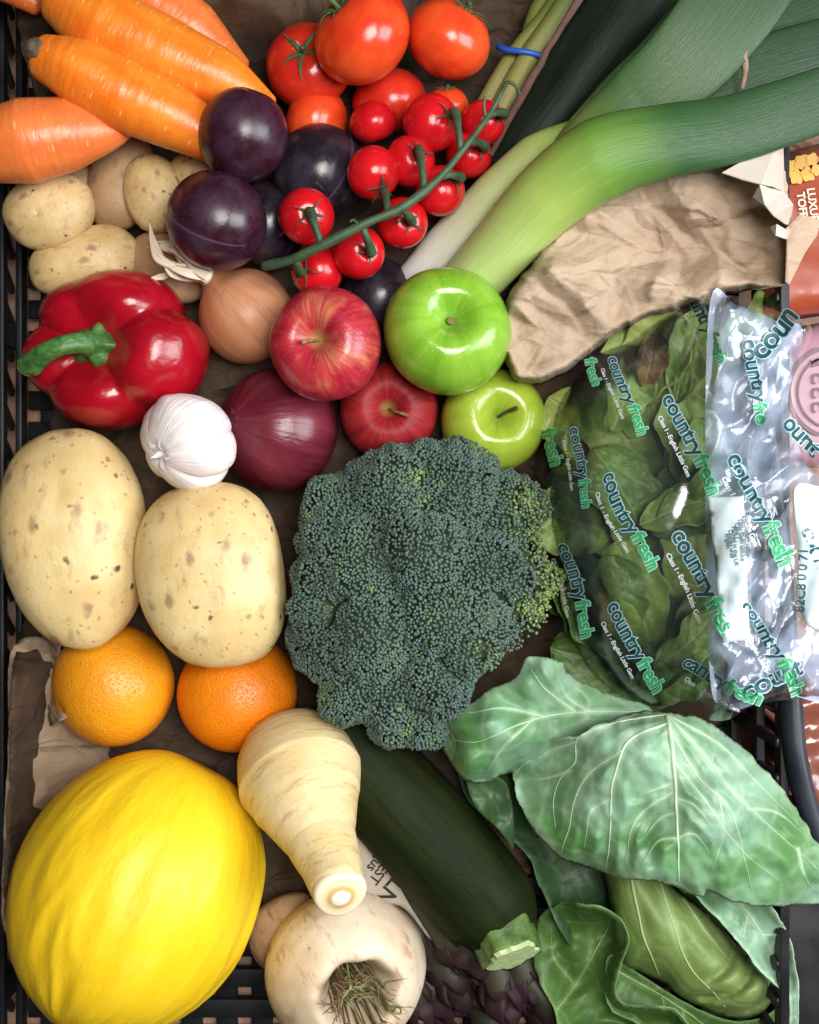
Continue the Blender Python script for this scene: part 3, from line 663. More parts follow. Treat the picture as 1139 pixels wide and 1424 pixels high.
for i in range(26):
    a = rs.uniform(0, 6.28); r0 = rs.uniform(.0, .15); d = Vector((math.cos(a) * r0, math.sin(a) * r0, 1.0 - r0 * r0 * .5))
    e = d + Vector((rs.uniform(-.06, .06), rs.uniform(-.06, .06), rs.uniform(.0, .04))); rt.append(sweep([d - Vector((0, 0, .03)), (d + e) / 2, e], [.022, .012, .003], 6, 6))
v, f, a = join(*rt); mobj('root_stub', v, f, plain('dark_root_stub', (.075, .012, .02), .8, .5, 10), t, attrs={'suv': a['suv']})
# garlic
def f_garlic(ph, th):
    s, c = np.sin(ph), np.cos(ph); n_ = 5
    off = .5 * np.sin(th * 2 + 1)
    l = np.abs(np.sin((th + .5 * off + .3 * np.sin(th + 2)) * n_ / 2)) ** .45
    d = np.stack([s * np.cos(th), s * np.sin(th), c], -1)
    r = (.80 + .24 * l * s ** .6 + .06 * fnoise(d, 1.7, 3, 3))
    z = c * .80 - .16 * np.exp(-(s / .22) ** 2) * (c > 0) + .30 * np.exp(-(s / .07) ** 2) * (c > 0)
    return s * np.cos(th) * r, s * np.sin(th) * r, z
t = body_thing('garlic_bulb', 'white garlic bulb wedged between red pepper and red onion', 'garlic', 261, 614, .092, 72, f_garlic, M['garlic'], (-.62, -.38, .70), .5, nphi=70, nth=120, single=False, pname='bulb')
fl = []
for i, (a0, h0) in enumerate([(.2, .9), (1.4, .85), (2.6, .9), (4.0, .88), (5.2, .9)]):
    d = Vector((math.cos(a0) * .12, math.sin(a0) * .12, .70)); e = Vector((math.cos(a0 + .5) * .34, math.sin(a0 + .5) * .34, .74))
    fl.append(sweep([d, (d + e) / 2 + Vector((0, 0, .06)), e], [.07, .05, .01], 8, 10, [.25, .1]))
v, f, a = join(*fl); mobj('skin_shreds', v, f, M['garlic'], t, attrs={'mer': a['suv']})
# red pepper
def f_pepper(ph, th):
    s, c = np.sin(ph), np.cos(ph)
    gr = np.zeros_like(th)
    for g0, dp in ((.55, .17), (1.85, .06), (2.75, .16), (3.9, .13), (5.25, .15)):
        dd = (th - g0 + math.pi) % (2 * math.pi) - math.pi; gr += dp * np.exp(-(np.abs(dd) / .24) ** 1.5)
    d = np.stack([s * np.cos(th), s * np.sin(th), c], -1)
    r = (1 - gr * (s ** .5) + .025 * fnoise(d, 1.3, 6, 2)) * (1 - .10 * np.clip(-c, 0, 1))
    ss = s ** .80
    z = .86 * np.sign(c) * np.abs(c) ** .85 - (.40 + .0 * c) * np.exp(-(s / .42) ** 2) * (c > 0) - gr * .75 * np.exp(-((s - .55) / .35) ** 2) * (c > 0)
    return ss * np.cos(th) * r, ss * np.sin(th) * r, z
t = body_thing('red_pepper', 'glossy red bell pepper with thick green stalk by the left crate side', 'pepper', 163, 488, .066, 130, f_pepper, M['pepper'], (-.30, .0, .95), .0, (1.02, .86, .92), nphi=90, nth=140, single=False, pname='flesh')
def f_cal(ph, th):
    s, c = np.sin(ph), np.cos(ph); r = .27 * (1 + .16 * np.cos(5 * th) + .06 * np.cos(9 * th + 1))
    return s * np.cos(th) * r, s * np.sin(th) * r, .52 + .10 * c - .10 * s ** 4
v, f, a = revolve(f_cal, 20, 60); mobj('calyx', v, f, M['pstem'], t, attrs=a)
v, f, a = sweep([(0, 0, .50), (-.02, .0, .72), (-.14, -.05, .88), (-.34, -.14, .90), (-.56, -.26, .80)], [.17, .13, .115, .115, .135], 20, 40, disp=lambda s, th: .07 * np.cos(5 * th + 2 * s))
st = mobj('stalk', v, f, M['pstem'], t, attrs=a)
d0 = Vector((-.56, -.26, .80)); d1 = Vector((-.605, -.281, .78))
v, f, a = sweep([d0, d1], [.125, .112], 16, 4); mobj('stalk_end', v, f, M['pcut'], st, attrs=a)
# apples
def f_apple(seed, fl=.86, dm=.42, dw=.30, ribs=.02):
    def fn(ph, th):
        s, c = np.sin(ph), np.cos(ph); d = np.stack([s * np.cos(th), s * np.sin(th), c], -1)
        r = 1 + .03 * fnoise(d, .9, seed, 2) + ribs * np.cos(5 * th + seed) * np.abs(c)
        x = s * r * (1 + .05 * c)
        z = fl * (c * (1 + .12 * (c > 0) * s) - dm * np.exp(-(s / dw) ** 1.7) * (c > 0) + .22 * np.exp(-(s / .3) ** 2) * (c < 0))
        return x * np.cos(th), x * np.sin(th), z
    return fn
def apple(label, px, py, z, r, kind, axis, seed, stalk, sm, group, spin=0, fl=.86, dm=.52, dw=.3, sw=.03):
    t = body_thing('apple', label, 'apple', px, py, z, r, f_apple(seed, fl, dm, dw), M['apple_' + kind], axis, spin, group=group, single=False, pname='skin', nphi=70, nth=80)
    if stalk:
        v, f, a = sweep(stalk, [sw, sw * .85, sw * .9, sw * 1.35], 10, 16); mobj('stalk', v, f, M[sm], t, attrs=a)
    return t
apple('bright red speckled apple stacked above the other red apple', 454, 479, .098, 79, 'red', (-.22, .02, .95), 3, [(0, 0, .30), (-.06, -.02, .58), (-.13, -.05, .72), (-.20, -.085, .76)], 'woodstem', 'red apples in the middle of the crate')
apple('darker red apple half under the bright red one, touching the broccoli', 541, 572, .062, 68, 'dull', (-.02, .02, .99), 5, [(0, 0, .28), (.06, -.03, .6), (.2, -.1, .76), (.40, -.17, .84)], 'woodstem', 'red apples in the middle of the crate')
apple('large shiny green apple resting against the leek base', 622, 462, .094, 88, 'green', (.06, .18, .95), 8, [(0, 0, .26), (0, 0, .36), (0, 0, .44), (.0, .01, .50)], 'woodstem', 'green apples in the middle of the crate', sw=.045)
apple('yellow green apple with thin dark stalk between green apple and broccoli', 686, 586, .062, 73, 'lime', (.12, .12, .97), 11, [(0, 0, .26), (.03, .0, .55), (.12, .04, .72), (.27, .08, .86)], 'darkstem', 'green apples in the middle of the crate', sw=.034)
# large tomatoes
def f_tom(seed, dm=.2, fl=.86, ribs=.02):
    def fn(ph, th):
        s, c = np.sin(ph), np.cos(ph); d = np.stack([s * np.cos(th), s * np.sin(th), c], -1)
        r = 1 + .02 * fnoise(d, 1, seed, 2) + ribs * np.cos(6 * th + seed) * np.clip(c, 0, 1)
        return s * np.cos(th) * r, s * np.sin(th) * r, fl * c - dm * np.exp(-(s / .28) ** 2) * (c > 0)
    return fn
def calyx(parent, z0, n, ln, w, seed, stalk=.25, m='calyx'):
    rs = random.Random(seed); ps = []
    for i in range(n):
        a = i * 6.283 / n + rs.uniform(-.25, .25); l = ln * rs.uniform(.75, 1.2); k = rs.uniform(-.3, .3)
        pts = [(0, 0, z0)]
        for u in (.33, .66, 1.0):
            aa = a + k * u; rr = l * u; pts.append((math.cos(aa) * rr, math.sin(aa) * rr, z0 + .12 * math.sin(u * 2.3) + rs.uniform(-.02, .10) * u))
        ps.append(sweep(pts, [w * .7, w, w * .6, .006], 8, 14, [.35, .25]))
    if stalk: ps.append(sweep([(0, 0, z0 - .03), (.02, .01, z0 + stalk * .5), (.06, .03, z0 + stalk)], [w * 1.1, w * .8, w * 1.1], 8, 10))
    v, f, a = join(*ps); return mobj('calyx', v, f, M[m], parent, attrs={'suv': a['suv']})
def tomato(label, px, py, z, r, mat, axis, seed, group, cal=True, fl=.86, nm='tomato', dm=.2, cl=(5, .62, .07)):
    t = body_thing(nm, label, 'tomato', px, py, z, r, f_tom(seed, dm, fl), M[mat], axis, seed, group=group, single=False, pname='skin')
    if cal: calyx(t, fl - dm, cl[0], cl[1], cl[2], seed)
    return t
G4 = 'large tomatoes along the top of the crate'
tomato('big orange red tomato on top, its leafy calyx towards the carrots', 504, 50, .094, 70, 'tomato', (-.62, .55, .55), 2, G4, cl=(6, .62, .075))
tomato('round tomato top right of the group with drooping calyx', 624, 54, .082, 60, 'tomato', (.50, .72, .45), 4, G4, cl=(6, .72, .06))
tomato('deep red tomato left of the big orange red one, under its calyx', 429, 92, .066, 60, 'tomato_red', (-.12, .08, .97), 6, G4, cl=(5, .62, .06))
tomato('plain red tomato below the big one with no calyx showing', 541, 142, .058, 52, 'tomato_red', (.3, -.9, -.3), 8, G4, False)
tomato('flat orange red tomato above the blue black plum', 441, 170, .060, 48, 'tomato', (-.9, .3, -.3), 9, G4, False)
tomato('little orange tomato with upright black calyx below the round tomato', 622, 146, .076, 29, 'cherry_orange', (-.05, .85, .5), 12, None, cl=(6, .55, .07))
tomato('loose cherry tomato between plain red tomato and vine', 519, 170, .078, 33, 'cherry', (.3, -.9, -.3), 13, None, False)
# vine tomatoes
vt = thing('tomato_vine', 'bunch of red cherry tomatoes on one long green vine stem', 'tomatoes', P(520, 290, .09))
O = vt.location
stem_px = [(368, 370, .104), (408, 360, .113), (450, 340, .119), (510, 310, .122), (560, 288, .122), (610, 248, .120), (650, 200, .116), (680, 160, .112), (698, 128, .110)]
v, f, a = sweep([P(*q) - O for q in stem_px], [S(7, .11), S(6.5, .11), S(7.5, .11), S(6, .11), S(7, .11), S(5, .11), S(4.5, .11), S(3.5, .11), S(3, .11)], 14, 90, disp=lambda s, th: .10 * np.sin(s * 41) * np.sin(s * 17 + 1))
vs = mobj('vine_stem', v, f, M['vine'], vt, attrs=a)
tw = []
for pts, r in [([(698, 128, .110), (705, 115, .112), (716, 118, .112), (722, 130, .108)], 3), ([(676, 164, .112), (673, 150, .114), (674, 135, .115)], 2.5), ([(500, 315, .122), (492, 306, .125), (487, 308, .126)], 2)]:
    tw.append(sweep([P(*q) - O for q in pts], [S(r, .11), S(r * .8, .11)], 8, 14))
v, f, a = join(*tw); mobj('side_twig', v, f, M['vine'], vt, attrs={'suv': a['suv']})
vines = [  # px, py, r, z, calyx at px, py (pixels), stem joint, twig mid
    (426, 301, 39, .098, (434, 306), (447, 341), .7), (499, 351, 37, .092, (514, 358), (503, 313), .6), (560, 310, 35, .090, (570, 316), (556, 290), .5),
    (519, 240, 37, .098, (532, 268), (540, 297), .6), (570, 224, 35, .092, (580, 222), (590, 262), .6), (612, 265, 35, .090, (634, 258), (612, 246), .5),
    (600, 171, 40, .092, (625, 170), (641, 210), .6), (652, 216, 32, .082, (668, 215), (652, 198), .5), (672, 170, 31, .086, (694, 168), (678, 162), .4), (441, 376, 37, .084, (425, 384), (412, 362), .5)]
for i, (px, py, r, z, cp, jp, lift) in enumerate(vines):
    d = Vector(((cp[0] - px) / r, -(cp[1] - py) / r, 0)); n2 = min(.92, d.length); d = d.normalized() * n2 if d.length > 0 else d; d.z = math.sqrt(1 - n2 * n2)
    q = q_axis(d, i); R = S(r, z); c = P(px, py, z) - O
    v, f, a = revolve(f_tom(i + 20, .13, .98, .006), 32, 44)
    b = mobj('cherry_tomato', v, f, M['cherry'], vt, attrs=a); b.location = c; b.rotation_mode = 'QUATERNION'; b.rotation_quaternion = q; b.scale = (R, R, R)
    ca = calyx(b, .88, 5, .62, .055, i + 3, .18, 'vine')
    base = c + d * R * .9; top = base + d * R * .35; zj = np.interp(jp[0], [p_[0] for p_ in stem_px], [p_[2] for p_ in stem_px]); J = P(jp[0], jp[1], zj - .001) - O
    mid = (top + J) / 2 + Vector((0, 0, .004))
    v, f, a = sweep([base, top, mid, J], [S(4, .1), S(7.5, .1), S(5, .1), S(5, .1)], 10, 24); mobj('tomato_stalk', v, f, M['vine'], vt, attrs=a)
# ------------------------------------------------------------------ carrots
def carrot(label, pts, rad, mat, seed, crown=True, group='carrots in the upper left corner'):
    o = P(*pts[len(pts) // 2]); t = thing('carrot', label, 'carrot', o, group=group)
    path = [P(*q) - o for q in pts]; rr = [S(r, pts[0][2]) for r in rad]
    def dsp(s, th):
        p = np.stack([s.ravel() * 26, np.cos(th).ravel(), np.sin(th).ravel()], -1)
        return (.009 * fnoise(p * np.array([1, .6, .6]), 1.2, seed, 3) + .02 * fnoise(p * np.array([.12, .8, .8]), 1, seed + 1, 2)).reshape(s.shape)
    v, f, a = sweep(path, rr, 40, 110, disp=dsp); mobj('root', v, f, M[mat], t, attrs=a)
    if crown:
        tg = (path[0] - path[1]).normalized(); c0 = path[0] + tg * rr[0] * .55 * .50 + Vector((0, 0, 1)) * rr[0] * .82; tg = (tg * .9 + Vector((0, 0, 1.2))).normalized()
        v, f, a = sweep([c0 - tg * .003, c0, c0 + tg * .0018], [rr[0] * .48, rr[0] * .50, rr[0] * .30], 16, 10, disp=lambda s, th: .12 * np.sin(5 * th + seed))
        mobj('crown_scar', v, f, M['scar'], t, attrs=a)
    return t
carrot('pinkish orange carrot furthest back beside the brown paper', [(130, -60, .074), (200, -5, .072), (270, 45, .068), (335, 95, .064)], [40, 44, 42, 16], 'carrot_pink', 1)
carrot('long orange carrot second from the tomatoes with its crown at the picture top', [(88, -2, .092), (150, 40, .092), (235, 80, .090), (310, 112, .088), (372, 148, .084)], [40, 56, 52, 40, 18], 'carrot', 2)
carrot('orange carrot in front with a round brown crown scar facing left', [(62, 80, .106), (110, 100, .106), (170, 132, .102), (235, 160, .098), (300, 195, .092)], [32, 46, 50, 46, 34], 'carrot', 3)
carrot('stubby reddish carrot lying across the crate edge above the small potatoes', [(-8, 204, .098), (40, 196, .100), (100, 186, .098), (150, 180, .094), (190, 172, .088)], [50, 58, 50, 30, 10], 'carrot_pink', 4)
carrot('carrot whose tip only shows in the extreme upper left corner', [(-60, -70, .078), (0, -30, .078), (52, 8, .076)], [40, 30, 14], 'carrot_pink', 5, False)
# ------------------------------------------------------------------ parsnip and turnip
o = P(430, 1100, .09); t = thing('parsnip', 'cream parsnip with its cut tip standing on the turnip', 'parsnip', o)
pts = [P(414, 1068, .074), P(420, 1088, .082), P(428, 1116, .092), P(446, 1168, .107), P(460, 1202, .117), P(469, 1230, .127)]
rr = [S(85, .08), S(88, .085), S(76, .092), S(50, .107), S(43, .117), S(39, .127)]
def dsp(s, th):
    p = np.stack([s.ravel() * 9, np.cos(th).ravel(), np.sin(th).ravel()], -1)
    cr = np.exp(-((fnoise(p * np.array([1.4, .5, .5]), 1.2, 12, 2)) / .07) ** 2) * np.clip(s.ravel() * 2.5, 0, 1) * np.clip((.8 - s.ravel()) * 4, 0, 1)
    return (.022 * fnoise(p * np.array([.3, .8, .8]), 1, 3, 2) - .011 * cr).reshape(s.shape)
v, f, a = sweep([q - o for q in pts], rr, 56, 120, disp=dsp, capk=.95); mobj('root', v, f, M['parsnip'], t, attrs=a)
tg = (pts[-1] - pts[-2]).normalized(); c0 = pts[-1] - o + tg * rr[-1] * .50
M['ptip'] = (lambda n: n.fin(n.ramp(n.math('ADD', n.attr('rr'), n.math('MULTIPLY', n.math('SUBTRACT', n.noise(n.obj(), 160, 4), .5), .16)), [(.30, (.88, .86, .76)), (.37, (.70, .45, .17)), (.46, (.66, .42, .14)), (.58, (.82, .68, .40)), (.85, (.86, .76, .54))]), .5, sss=.2, ssc=.003, nrm=n.bump(n.noise(n.obj(), 300, 4), .3, .0006)))(N('parsnip_cut_face'))
v, f, a = revolve(lambda ph, th: (np.sin(ph / 2) * np.cos(th) * (1 + .03 * np.sin(3 * th)), np.sin(ph / 2) * np.sin(th) * (1 + .03 * np.sin(3 * th)), .30 * np.cos(ph / 2) ** .8 + .03 * np.cos(ph * 2.5)), 24, 40)
a['rr'] = np.hypot(v[:, 0], v[:, 1]); tipo = mobj('cut_tip', v * rr[-1] * np.array([.97, .97, 1.1]), f, M['ptip'], t, attrs=a); tgc = (tg + Vector((.05, -.05, .45))).normalized(); tipo.location = pts[-1] - o + tg * rr[-1] * .34; tipo.rotation_mode = 'QUATERNION'; tipo.rotation_quaternion = q_axis(tgc)
def f_turnip(ph, th):
    s, c = np.sin(ph), np.cos(ph); d = np.stack([s * np.cos(th), s * np.sin(th), c], -1)
    r = 1 + .035 * fnoise(d, 1.1, 8, 2) + .016 * fnoise(d, 3.5, 2, 3)
    z = c * .92 - .75 * np.exp(-(s / (.395 + .012 * np.cos(3 * th) + .012 * np.cos(7 * th + 1))) ** 4.0) * (c > 0)
    return s * np.cos(th) * r, s * np.sin(th) * r, z * r
t = body_thing('turnip', 'pinkish cream turnip with a fibrous hollow at the bottom edge', 'turnip', 482, 1348, .058, 110, f_turnip, M['turnip'], (.26, -.09, .95), .4, single=False, pname='skin', nphi=90, nth=90)
v, f, a = revolve(lambda ph, th: (.45 * np.sin(ph) * np.cos(th), .45 * np.sin(ph) * np.sin(th), .21 + .10 * np.cos(ph) + .03 * np.sin(5 * th) * np.sin(ph)), 14, 30); mobj('hollow_core', v, f, M['hollow'], t, attrs=a)
rs = random.Random(11)
def strands(n, seed, spread, rise, w):
    rs = random.Random(seed); out = []
    for i in range(n):
        a = rs.uniform(0, 6.28); r0 = rs.uniform(.02, .32); x, y, z = r0 * math.cos(a), r0 * math.sin(a), .30; pts = [(x, y, z)]
        hx, hy = rs.uniform(-1, 1), rs.uniform(-1, 1)
        for j in range(6):
            hx += rs.uniform(-.7, .7) + spread[0]; hy += rs.uniform(-.7, .7) + spread[1]; L = math.hypot(hx, hy) + 1e-6; st = rs.uniform(.03, .085)
            x += hx / L * st; y += hy / L * st; z += rs.uniform(-.02, .10) * rise
            if math.hypot(x, y) > .29: z = max(z, .86 + rs.uniform(0, .10) - max(0, math.hypot(x, y) - .55) * .35)
            pts.append((x, y, z))
        out.append(sweep(pts, [w, w * .8, w * .3], 5, 20))
    return join(*out)
v, f, a = strands(90, 3, (.0, .0), .6, .012); tag(mobj('brown_rootlets', v, f, M['rootlet_brown'], t, attrs={'suv': a['suv']}), kind='stuff')
v, f, a = strands(46, 8, (.34, -.14), 1.1, .013); tag(mobj('pale_rootlets', v, f, M['rootlet'], t, attrs={'suv': a['suv']}), kind='stuff')
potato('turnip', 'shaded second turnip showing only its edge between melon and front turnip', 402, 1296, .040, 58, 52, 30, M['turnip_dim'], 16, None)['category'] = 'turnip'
# ------------------------------------------------------------------ courgette, asparagus
o = P(610, 1190, .06); t = thing('courgette', 'dark green courgette with cut stalk end beside the cabbage', 'courgette', o)
pts = [P(455, 1010, .052), P(540, 1100, .058), P(620, 1190, .062), P(680, 1262, .064), P(704, 1304, .066)]
v, f, a = sweep([q - o for q in pts], [S(62, .06), S(72, .06), S(74, .06), S(70, .06), S(48, .06)], 40, 90, disp=lambda s, th: .012 * np.cos(5 * th) + .01 * np.sin(4 * s + th)); mobj('skin', v, f, M['courgette'], t, attrs=a)
pts = [P(690, 1268, .068), P(704, 1304, .076), P(714, 1330, .083)]
v, f, a = sweep([q - o for q in pts], [S(47, .07), S(44, .075), S(41, .08)], 40, 30, disp=lambda s, th: (.02 + .09 * s) * np.cos(5 * th + .6) + .05 * np.cos(10 * th) * s, cap=False); st = mobj('stalk', v, f, M['cgreen'], t, attrs=a)
e = pts[-1] - o; tg = (pts[-1] - pts[0]).normalized()
v, f, a = sweep([e - tg * .001, e + tg * .0012], [S(38, .08), S(35, .08)], 30, 3, cap=False, disp=lambda s, th: .10 * np.cos(5 * th + .6) + .06 * np.cos(11 * th)); mobj('cut_end', v, f, M['ccut'], st, attrs=a, smooth=False)
# asparagus bunch: spears point down-right, paper label round the stalks
asp = thing('asparagus_bunch', 'bunch of purple tipped asparagus with a printed paper band under the courgette', 'asparagus', P(640, 1330, .03)); O = asp.location
M['spear'] = plain('asparagus_stalk', (.035, .034, .018), .5, .4, 60); M['scale'] = plain('purple_asparagus_scale', (.030, .013, .016), .62, .55, 140, spec=.25)
rs = random.Random(4)
sp_px = [(598, 1330, .036, 56), (640, 1372, .040, 60), (676, 1336, .050, 62), (700, 1386, .044, 64), (735, 1372, .052, 60), (762, 1400, .046, 66), (612, 1386, .030, 58), (790, 1425, .040, 64), (580, 1392, .022, 60), (690, 1440, .03, 64), (640, 1320, .046, 50)]
for i, (px, py, z, ln) in enumerate(sp_px):
    an = math.radians(58 + rs.uniform(-17, 17)); dx, dy = math.cos(an), math.sin(an); tipx, tipy = px + dx * 26, py + dy * 26
    z = z + rs.uniform(-.008, .010); pts = [P(tipx - dx * q, tipy - dy * q, z + .004 * math.sin(q / 60)) - O for q in (240, 160, 90, 45, 15, 0)]
    v, f, a = sweep(pts, [S(17, z), S(17, z), S(20, z), S(26, z), S(16, z), S(2, z)], 14, 34); b = mobj('spear', v, f, M['spear'], asp, attrs=a)
    sc = []
    for k in range(12):   # overlapping pointed scales
        u = k / 11; q0 = 70 * (1 - u) ** 1.05 + 14; r0 = np.interp(q0, [0, 15, 45, 90], [3, 16, 27, 22]); th = k * 2.4 + i
        base = P(tipx - dx * q0, tipy - dy * q0, z) - O; sd = Vector((-dy, -dx, 0)); ax = Vector((dx, -dy, 0)); n_ = sd * math.cos(th) + Vector((0, 0, 1)) * math.sin(th)
        r0m = S(r0, z); L = S(64 - 30 * u, z); bt = n_.cross(ax)
        p0 = base + n_ * r0m * .75; p1 = base + n_ * r0m * 1.16 + ax * L * .45; p2 = base + n_ * r0m * .80 + ax * L
        v2, f2, a2 = sweep([p0, p1, p2], [r0m * .85, r0m * .72, r0m * .04], 8, 9, [.28, .22], up=tuple(n_)); sc.append((v2, f2, a2))
    v, f, a = join(*sc); mobj('scales', v, f, M['scale'], b, attrs={'suv': a['suv']})
def band_z(x, y, e): d = ((x - 560) * .72 - (y - 1225) * -.69) * 0; s = (x - 555) * .66 - (y - 1220) * .75; return .052 + .006 * np.cos(s / 40) + .003 * crumple(np.stack([x, y], -1) / 100, 1.2, 2, 2)
bd = sheet('paper_band', [(488, 1120), (520, 1150), (552, 1200), (592, 1248), (626, 1278), (606, 1292), (610, 1310), (596, 1304), (560, 1262), (520, 1262), (478, 1290), (450, 1220)], band_z, M['label'], asp, 6, thick=.0004, org=O, closed_step=5)
# ------------------------------------------------------------------ lettering helper
_tc = {}
def text_geo(s, offset):
    k = (s, offset)
    if k not in _tc:
        c = bpy.data.curves.new('t', 'FONT'); c.body = s; c.size = 1; c.offset = offset; c.resolution_u = 3; c.space_character = .94
        ob = bpy.data.objects.new('t', c); COL.objects.link(ob); dg = bpy.context.evaluated_depsgraph_get(); dg.update()
        me = ob.evaluated_get(dg).to_mesh(); v = np.array([q.co[:] for q in me.vertices])[:, :2]; f = [tuple(p.vertices) for p in me.polygons]
        ob.evaluated_get(dg).to_mesh_clear(); bpy.data.objects.remove(ob); bpy.data.curves.remove(c); _tc[k] = (v, f)
    return _tc[k]
def lettering(name, layers, px, py, ang, size, zf, parent, org, shear=0, bend=0, warp=0):
    """layers: (text, x offset, embolden, material, lift); laid on the surface zf(px, py)"""
    V = []; Fc = []; mats = []; mi = []
    ca, sa = math.cos(math.radians(ang)), math.sin(math.radians(ang)); n = 0
    for s, x0, off, mat, lift in layers:
        v, f = text_geo(s, off); x = (v[:, 0] + x0) * size; y = v[:, 1] * size; x = x + shear * y; y = y + bend * (x / 100) ** 2 * 10
        X = px + x * ca + y * sa; Y = py + x * sa - y * ca
        if warp: X = X + warp * (fnoise(np.stack([X, Y], -1) / 100, 1.6, 71, 2) + 1.2 * np.clip((X - 985) / 60, 0, 1) * fnoise(np.stack([X, Y], -1) / 100, 2.4, 72, 2)); Y = Y + warp * fnoise(np.stack([X, Y], -1) / 100, 2.0, 73, 2)
        z = zf(X, Y) + lift
        V.append(Pn(X, Y, z)); Fc += [tuple(i + n for i in q) for q in f]; n += len(v)
        if mat not in mats: mats.append(mat)
        mi += [mats.index(mat)] * len(f)
    o = mobj(name, np.vstack(V), Fc, mats, parent, False, org=org); o.data.polygons.foreach_set('material_index', mi); return o
zb = lambda X, Y: band_z(X, Y, 0) + .0006
lettering('printed_line', [('SPLN', 0, .012, M['ink'], .0002)], 566, 1196, 131, 33, zb, asp, O)
lettering('printed_line', [('EST', 0, .01, M['ink'], .0002)], 531, 1200, 128, 20, zb, asp, O)
lettering('printed_line', [('aragus', 0, .01, M['ink'], .0002)], 541, 1170, 131, 20, zb, asp, O)
v = Pn(np.array([556., 564, 602, 594]), np.array([1234., 1230, 1290, 1294]), np.array([.0, 0, 0, 0]) + .0); X = np.array([556., 562, 580, 600, 592, 572]); Y = np.array([1234., 1230, 1258, 1289, 1293, 1262])
mobj('printed_bar', Pn(X, Y, zb(X, Y) + .0006), [(0, 1, 2, 5), (5, 2, 3, 4)][::1], M['ink'], asp, False, org=O)
# ------------------------------------------------------------------ broccoli
bro = thing('broccoli', 'big blue green broccoli head in the centre of the crate', 'broccoli', P(590, 840, .08)); O = bro.location
def m_bud():
    n = N('broccoli_buds'); t = n.attr('tone'); r = n.attr('rnd')
    c = n.ramp(t, [(0, (.034, .066, .054)), (.5, (.066, .116, .092)), (.74, (.095, .165, .075)), (1, (.27, .38, .07))])
    c = n.mix(n.math('MULTIPLY', r, .5), c, (.15, .20, .175))
    return n.fin(c, .5, spec=.4)
M['bud'] = m_bud(); M['flcore'] = plain('broccoli_floret_core', (.035, .06, .022), .7, .4, 90); M['bstem'] = plain('broccoli_stem', (.26, .38, .11), .5, .2, 60)
FL = [(482, 722, 72), (545, 690, 74), (628, 690, 74), (697, 712, 62), (460, 806, 58), (505, 790, 80), (590, 770, 72), (665, 790, 66), (457, 900, 62), (520, 885, 74), (610, 868, 76), (672, 858, 46), (488, 958, 54), (545, 960, 66), (608, 940, 50), (545, 1006, 40), (585, 1000, 46), (640, 910, 44), (718, 782, 42), (706, 818, 42), (456, 756, 46), (520, 668, 42), (590, 648, 40), (655, 654, 44), (733, 698, 34), (440, 852, 42), (660, 905, 36), (690, 880, 30), (752, 806, 34), (775, 806, 22), (735, 850, 26), (748, 838, 20), (618, 975, 32), (716, 742, 36)]
rs = np.random.RandomState(9)
def dome(px, py): return .128 - .050 * ((px - 570) / 195) ** 2 * .8 - .050 * ((py - 835) / 215) ** 2 * .8
cen = []; rad = []
for px, py, r in FL:
    zt = dome(px, py) + rs.uniform(-.004, .003)
    if px > 725: zt += .010
    R = S(r * .98, .1); c = P(px, py, zt - R * .6); c.z = zt - R; cen.append(np.array(c)); rad.append(R)
CL = np.array([(470, 715), (600, 690), (705, 715), (455, 850), (545, 800), (635, 830), (500, 985), (600, 965), (755, 815)], float)
ci = [int(np.argmin(((CL - np.array(q[:2])) ** 2).sum(1))) for q in FL]; cen = np.array(cen)
for k in range(len(CL)):
    mk = [i for i in range(len(FL)) if ci[i] == k]
    if mk: m_ = cen[mk].mean(0); cen[mk, :2] = m_[:2] + (cen[mk, :2] - m_[:2]) * .91; cen[mk, 2] += rs.uniform(-.003, .003)
rad = np.array(rad) * .985 # = np.array(rad)
